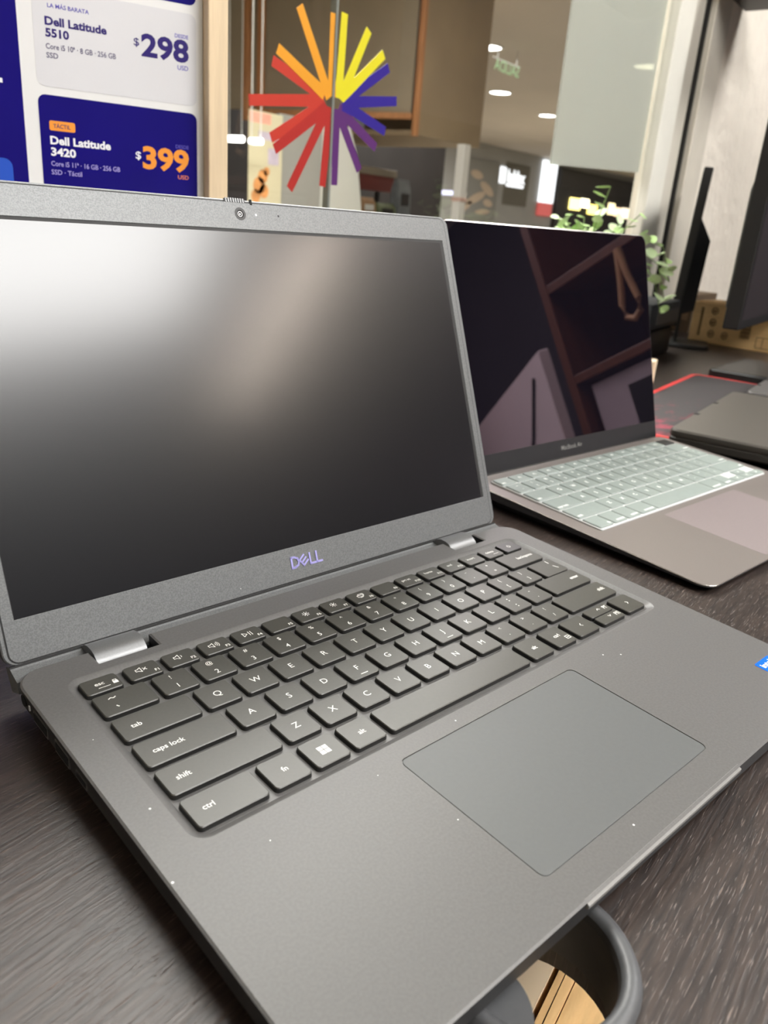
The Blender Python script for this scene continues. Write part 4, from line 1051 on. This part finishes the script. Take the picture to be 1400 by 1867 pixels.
# grey display boards and food banner in front of it
t = thing('display_board', 'plain mid grey display board next to the cream banner', 'board', (3.8, 3.5, 0), 0, 'grey display boards outside')
b = MB(); b.bbox(-200, 0, 30, 190, 30, 1495, 4); b.build('panel', M_['panel_grey'], t)
b = MB(); b.bbox(-190, -120, 0, 180, 150, 30, 4); b.build('foot', M_['panel_grey'], t)
t = thing('display_board', 'paler grey display board with a slanted right edge', 'board', (4.2, 3.5, 0), 0, 'grey display boards outside')
b = MB(); b.loft([[(x, yy, z) for x, z in ((-208, 30), (250, 30), (236, 950), (150, 1330), (60, 1500), (-208, 1500))] for yy in (0, 30)]); b.build('panel', M_['panel_pale'], t)
b = MB(); b.bbox(-190, -120, 0, 230, 150, 30, 4); b.build('foot', M_['panel_grey'], t)
t = thing('food_banner', 'cream roll-up banner with a food picture beside the poster frame', 'banner', (3.45, 3.46, 0))
b = MB(); b.bbox(-135, 0, 60, 138, 6, 1478, 2); b.build('sheet', mat('banner_cream', srgb(206, 199, 168), rough=0.5, noise=0.04, nscale=3), t)
b = MB(); b.bbox(-145, -60, 0, 148, 60, 60, 6); b.build('base', M_['white_metal'], t)
b = MB(); b.box(-130, -1, 1415, 40, 0, 1470); b.build('printed_band', mat('banner_pink', srgb(236, 170, 150), rough=0.5, noise=0.15, nscale=12), t)
b = MB(); b.box(-60, -1, 1330, 110, 0, 1375); b.box(20, -1, 1200, 110, 0, 1290); b.build('printed_band', mat('banner_lilac', srgb(190, 180, 196), rough=0.5, noise=0.15, nscale=20), t)
b = MB()
for (x, z, r) in ((-50, 1080, 48), (-20, 1130, 40), (10, 1160, 26), (-75, 1020, 38), (-10, 1050, 40)): b.add([(px, -1.2, pz) for px, pz in circ(x, z, r, 14)], [tuple(range(14))])
b.build('printed_food', mat('banner_food', srgb(214, 150, 92), rough=0.5, noise=0.35, nscale=16), t)
# dark shop fitting glimpsed left of the banner
t = thing('dark_cabinet', 'dark cabinet glimpsed between poster frame and cream banner', 'cabinet', (3.55, 5.4, 0))
b = MB(); b.bbox(-450, 0, 0, 700, 300, 1290, 5); b.build('carcass', mat('grey_cabinet', srgb(98, 98, 100), rough=0.5, noise=0.1, nscale=2), t)
b = MB(); b.bbox(-450, -20, 1290, 700, 320, 1480, 5); b.build('red_top', mat('maroon_top', srgb(98, 46, 44), rough=0.5, noise=0.1, nscale=2), t)
# white post
t = thing('white_post', 'slim white square post at the kiosk corner', 'post', (5.55, 3.42, 0))
b = MB(); b.bbox(-45, -35, 0, 45, 35, 1535, 4); b.build('shaft', M_['white_metal'], t)
b = MB(); b.bbox(-52, -42, 1120, 52, 42, 1150, 4); b.build('collar', mat('post_collar', srgb(206, 176, 164), rough=0.5, noise=0.05, nscale=8), t)
b = MB(); b.bbox(-80, -70, 0, 80, 70, 20, 4); b.build('foot_plate', M_['white_metal'], t)
# far wall of the arcade: lit signs and dark shopfront
M_['sign_white'] = emis('sign_white', (0.95, 0.97, 1.0, 1), 1.9)
t = thing('shop_sign', 'white lit sign letters on the grey wall outside', 'sign', (17.45, 9.96, 2.0))
b = MB(); b.bbox(0, 0, -60, 300, 40, 300, 30); b.build('lit_block', M_['sign_white'], t)
b = MB(); b.text('lalılıx', 360, 0, 250, 'L', w=900, bold=.05); b.build('lit_letters', M_['sign_white'], t, RX(rad(90)))
b = MB(); b.bbox(360, 0, -110, 1230, 40, -40, 20); b.build('lit_bar', M_['sign_white'], t)
b = MB(); b.box(300, 20, -520, 1500, 39, 420); b.build('backboard', mat('sign_backboard', srgb(100, 96, 84), rough=0.6, noise=0.06, nscale=1), t)
t = thing('lightbox', 'tall white lightbox with a red foot on the wall outside', 'lightbox', (19.9, 9.9, 1.32))
b = MB(); b.bbox(-340, 0, 320, 380, 95, 1320, 15); b.build('white_panel', emis('lightbox_white', (0.93, 0.96, 1.0, 1), 2.2), t)
b = MB(); b.bbox(-340, 0, 0, 360, 95, 318, 15); b.build('red_panel', emis('lightbox_red', (0.9, 0.16, 0.14, 1), 0.75), t)
t = thing('reflection_board', 'added grey board with beige shapes standing for a pinkish reflection in the glass', 'reflection_board', (16.8, 9.95, 1.2))  # added board; its beige shapes paint a reflection seen in the pane
b = MB(); b.box(-1100, 0, -100, 600, 40, 1150); b.build('board', mat('reflection_board_grey', srgb(134, 134, 130), rough=0.7, noise=0.05, nscale=1), t)
b = MB()
for (x, z, w, h, a) in ((-400, 830, 460, 110, -.1), (100, 560, 560, 130, -.35), (-350, 340, 700, 120, .3), (200, 260, 360, 100, -.1), (0, 60, 560, 70, .05), (-700, 150, 360, 80, .5)):
    b.add([(x + (px * math.cos(a) - pz * math.sin(a)), -4, z + (px * math.sin(a) + pz * math.cos(a))) for px, pz in [(w * .6 * math.cos(2 * math.pi * i / 14), h * .8 * math.sin(2 * math.pi * i / 14)) for i in range(14)]], [tuple(range(14))])
b.build('reflection_print', mat('reflection_beige', srgb(190, 172, 152), rough=0.7, noise=0.06, nscale=2), t)
t = thing('dark_shopfront', 'dark shopfront with yellow lit signs behind the plant', 'shopfront', (24.0, 9.9, 0))
b = MB(); b.bbox(-3500, 0, 0, 5000, 95, 2560, 10); b.build('front', mat('shopfront_black', srgb(38, 36, 34), rough=0.5, noise=0.2, nscale=.8), t)
for x0, x1, z0, z1, c, s in ((-2750, -2050, 1560, 1860, (1.0, 0.82, 0.25, 1), 4.5), (-2050, -1500, 1650, 1880, (1.0, 0.9, 0.6, 1), 5.0), (-1500, -880, 1500, 1760, (1.0, 0.8, 0.2, 1), 4.5), (-60, 420, 1560, 1880, (1.0, 0.85, 0.45, 1), 3.2), (420, 1000, 1540, 1780, (1.0, 0.72, 0.45, 1), 2.8), (1000, 1750, 1500, 1800, (1.0, 0.86, 0.62, 1), 2.6)):
    b = MB(); b.bbox(x0, -30, z0, x1, 0, z1, 12); b.build('lit_sign', emis('yellow_sign_%d' % x0, c, s), t)
b = MB(); b.box(-3480, -20, 2100, 4980, 0, 2480); b.build('header_band', mat('header_dark', srgb(48, 46, 44), rough=0.5, noise=0.1, nscale=.8), t)
# mirrored green letters, hung outside to stand for a sign reflected in the glass
t = thing('reflected_sign', 'added green lit letters standing for a sign reflected in the window, between two downlights', 'sign', (7.91, 4.5, 2.50))
b = MB(); b.text('SALIDA', 0, -45, 100, 'C', w=520, bold=.012); b.build('lit_letters', emis('green_letters', (0.25, 0.62, 0.12, 1), 0.6), t, Matrix.Translation((0, 0, 0)) @ RX(rad(90)) @ Matrix.Scale(-1, 4, (1, 0, 0)))
for x in (-200, 200):
    b = MB(); b.tube([(x, 8, 55), (x, 8, 196)], 4, 6); b.build('hanger', M_['panel_grey'], t)
b = MB(); b.bbox(-290, 6, 55, 290, 14, 62, 1); b.build('carrier', M_['panel_grey'], t)

# ------------------------------------------------------------------ behind the viewer: what the screens mirror
M_['dark_walnut'] = mat('dark_walnut', srgb(112, 66, 44), rough=0.45, noise=0.15, nscale=5, stretch=(5, 5, .6))
su = thing('wooden_shelf_unit', 'dark walnut shelf unit beside the desk, mirrored in the glossy screen', 'shelf unit', (1.55, -0.96, 0))
b = MB(); b.bbox(0, 0, 0, 340, 30, 1750, 2); b.build('side_panel', M_['dark_walnut'], su)
b = MB(); b.bbox(0, 530, 0, 340, 560, 1750, 2); b.build('side_panel', M_['dark_walnut'], su)
b = MB(); b.box(325, 30, 40, 340, 530, 1750); b.build('back_panel', M_['dark_walnut'], su)
for z in (60, 420, 780, 1010, 1265, 1720):
    b = MB(); b.bbox(0, 30, z, 325, 530, z + 24, 2); b.build('shelf', M_['dark_walnut'], su)
ls = thing('strap_loop', 'tan strap loop hanging in the walnut shelf unit', 'strap', (1.535, -0.66, 1.262))
b = MB(); b.tube([(0, 0, 0), (0, -16, -70), (0, -34, -130), (0, -30, -160), (0, -8, -172), (0, 14, -160), (0, 18, -130), (0, 6, -60), (0, 4, 0)], 8, 8); b.build('strap', mat('tan_leather', srgb(205, 160, 120), rough=0.5, noise=0.1, nscale=40), ls, smooth=60)
bx = thing('storage_box', 'pale lavender storage box in the walnut shelf unit', 'box', (1.57, -0.90, 0.805))
b = MB(); b.bbox(0, 0, 0, 240, 300, 190, 4); b.build('carton', mat('lavender_card', srgb(196, 184, 196), rough=0.7, noise=0.03, nscale=20), bx)
b = MB(); b.box(-1, 120, 40, 0, 270, 150); b.build('dark_label', M_['black'], bx)
pa = thing('white_partition', 'low white partition standing in the shop behind the viewer', 'partition', (2.02, -1.5, 0), rad(-62))
b = MB(); b.bbox(0, -20, 0, 1750, 20, 1270, 4); b.build('panel', mat('partition_white', srgb(226, 216, 222), rough=0.6, noise=0.02, nscale=3), pa)
b = MB(); b.tube([(150, -24, 1200), (420, -26, 1010), (640, -26, 900), (760, -26, 700)], 7, 6); b.build('cable', M_['black'], pa)
# ceiling panels of the shop
M_['panel_frame'] = mat('panel_frame', srgb(220, 220, 218), rough=0.5, noise=0.02, nscale=20)
for k, (x, y, sx_, sy_, L) in enumerate(PANELS):
    t = thing('ceiling_panel', ('square bright ceiling light panel of the shop, the strongest', 'square ceiling light panel of the shop, over the shelf unit', 'square ceiling light panel of the shop, over the left side', 'square ceiling light panel of the shop, nearest the window')[k], 'ceiling light', (x, y, PANEL_Z), 0, 'square ceiling panels of the shop')
    hx, hy = sx_ * 500, sy_ * 500
    b = MB(); b.ring([(-hx - 20, -hy - 20), (hx + 20, -hy - 20), (hx + 20, hy + 20), (-hx - 20, hy + 20)], [(-hx, -hy), (hx, -hy), (hx, hy), (-hx, hy)], -8, 28); b.build('frame', M_['panel_frame'], t)
    b = MB(); b.box(-hx, -hy, -2, hx, hy, 10); b.build('diffuser', emis('panel_glow_%d' % k, PANEL_COL + (1,), L), t)
x, y, sx_, sy_, L = ARCADE_PANEL
t = thing('ceiling_panel', 'large bright ceiling panel of the arcade just outside the shop window', 'ceiling light', (x, y, 2.672))
hx, hy = sx_ * 500, sy_ * 500
b = MB(); b.ring([(-hx - 20, -hy - 20), (hx + 20, -hy - 20), (hx + 20, hy + 20), (-hx - 20, hy + 20)], [(-hx, -hy), (hx, -hy), (hx, hy), (-hx, hy)], -8, 27); b.build('frame', M_['panel_frame'], t)
b = MB(); b.box(-hx, -hy, -2, hx, hy, 10); b.build('diffuser', emis('arcade_panel_glow', (1.0, 0.985, 0.95, 1), L), t)
x, y, sx_, sy_, L = STRIP
t = thing('linear_ceiling_lamp', 'warm narrow linear lamp on the shop ceiling', 'ceiling light', (x, y, PANEL_Z))
b = MB(); b.box(-sx_ * 800, -sy_ * 500, 6, sx_ * 800, sy_ * 500, 29); b.build('housing', M_['panel_frame'], t)
b = MB(); b.box(-sx_ * 500, -sy_ * 495, -4, sx_ * 500, sy_ * 495, 5.5); b.build('diffuser', emis('strip_glow', (1.0, 0.84, 0.7, 1), L), t)
for k, (x, y, z, s, P) in enumerate(MALL_FILLS):
    l = D.lights.new('arcade_fill', 'AREA'); l.shape = 'SQUARE'; l.size = s; l.energy = P; l.color = (1.0, 0.97, 0.93)  # added fill light, no fixture of the arcade
    o = D.objects.new('arcade_fill', l); COL.objects.link(o); o.location = (x, y, z)
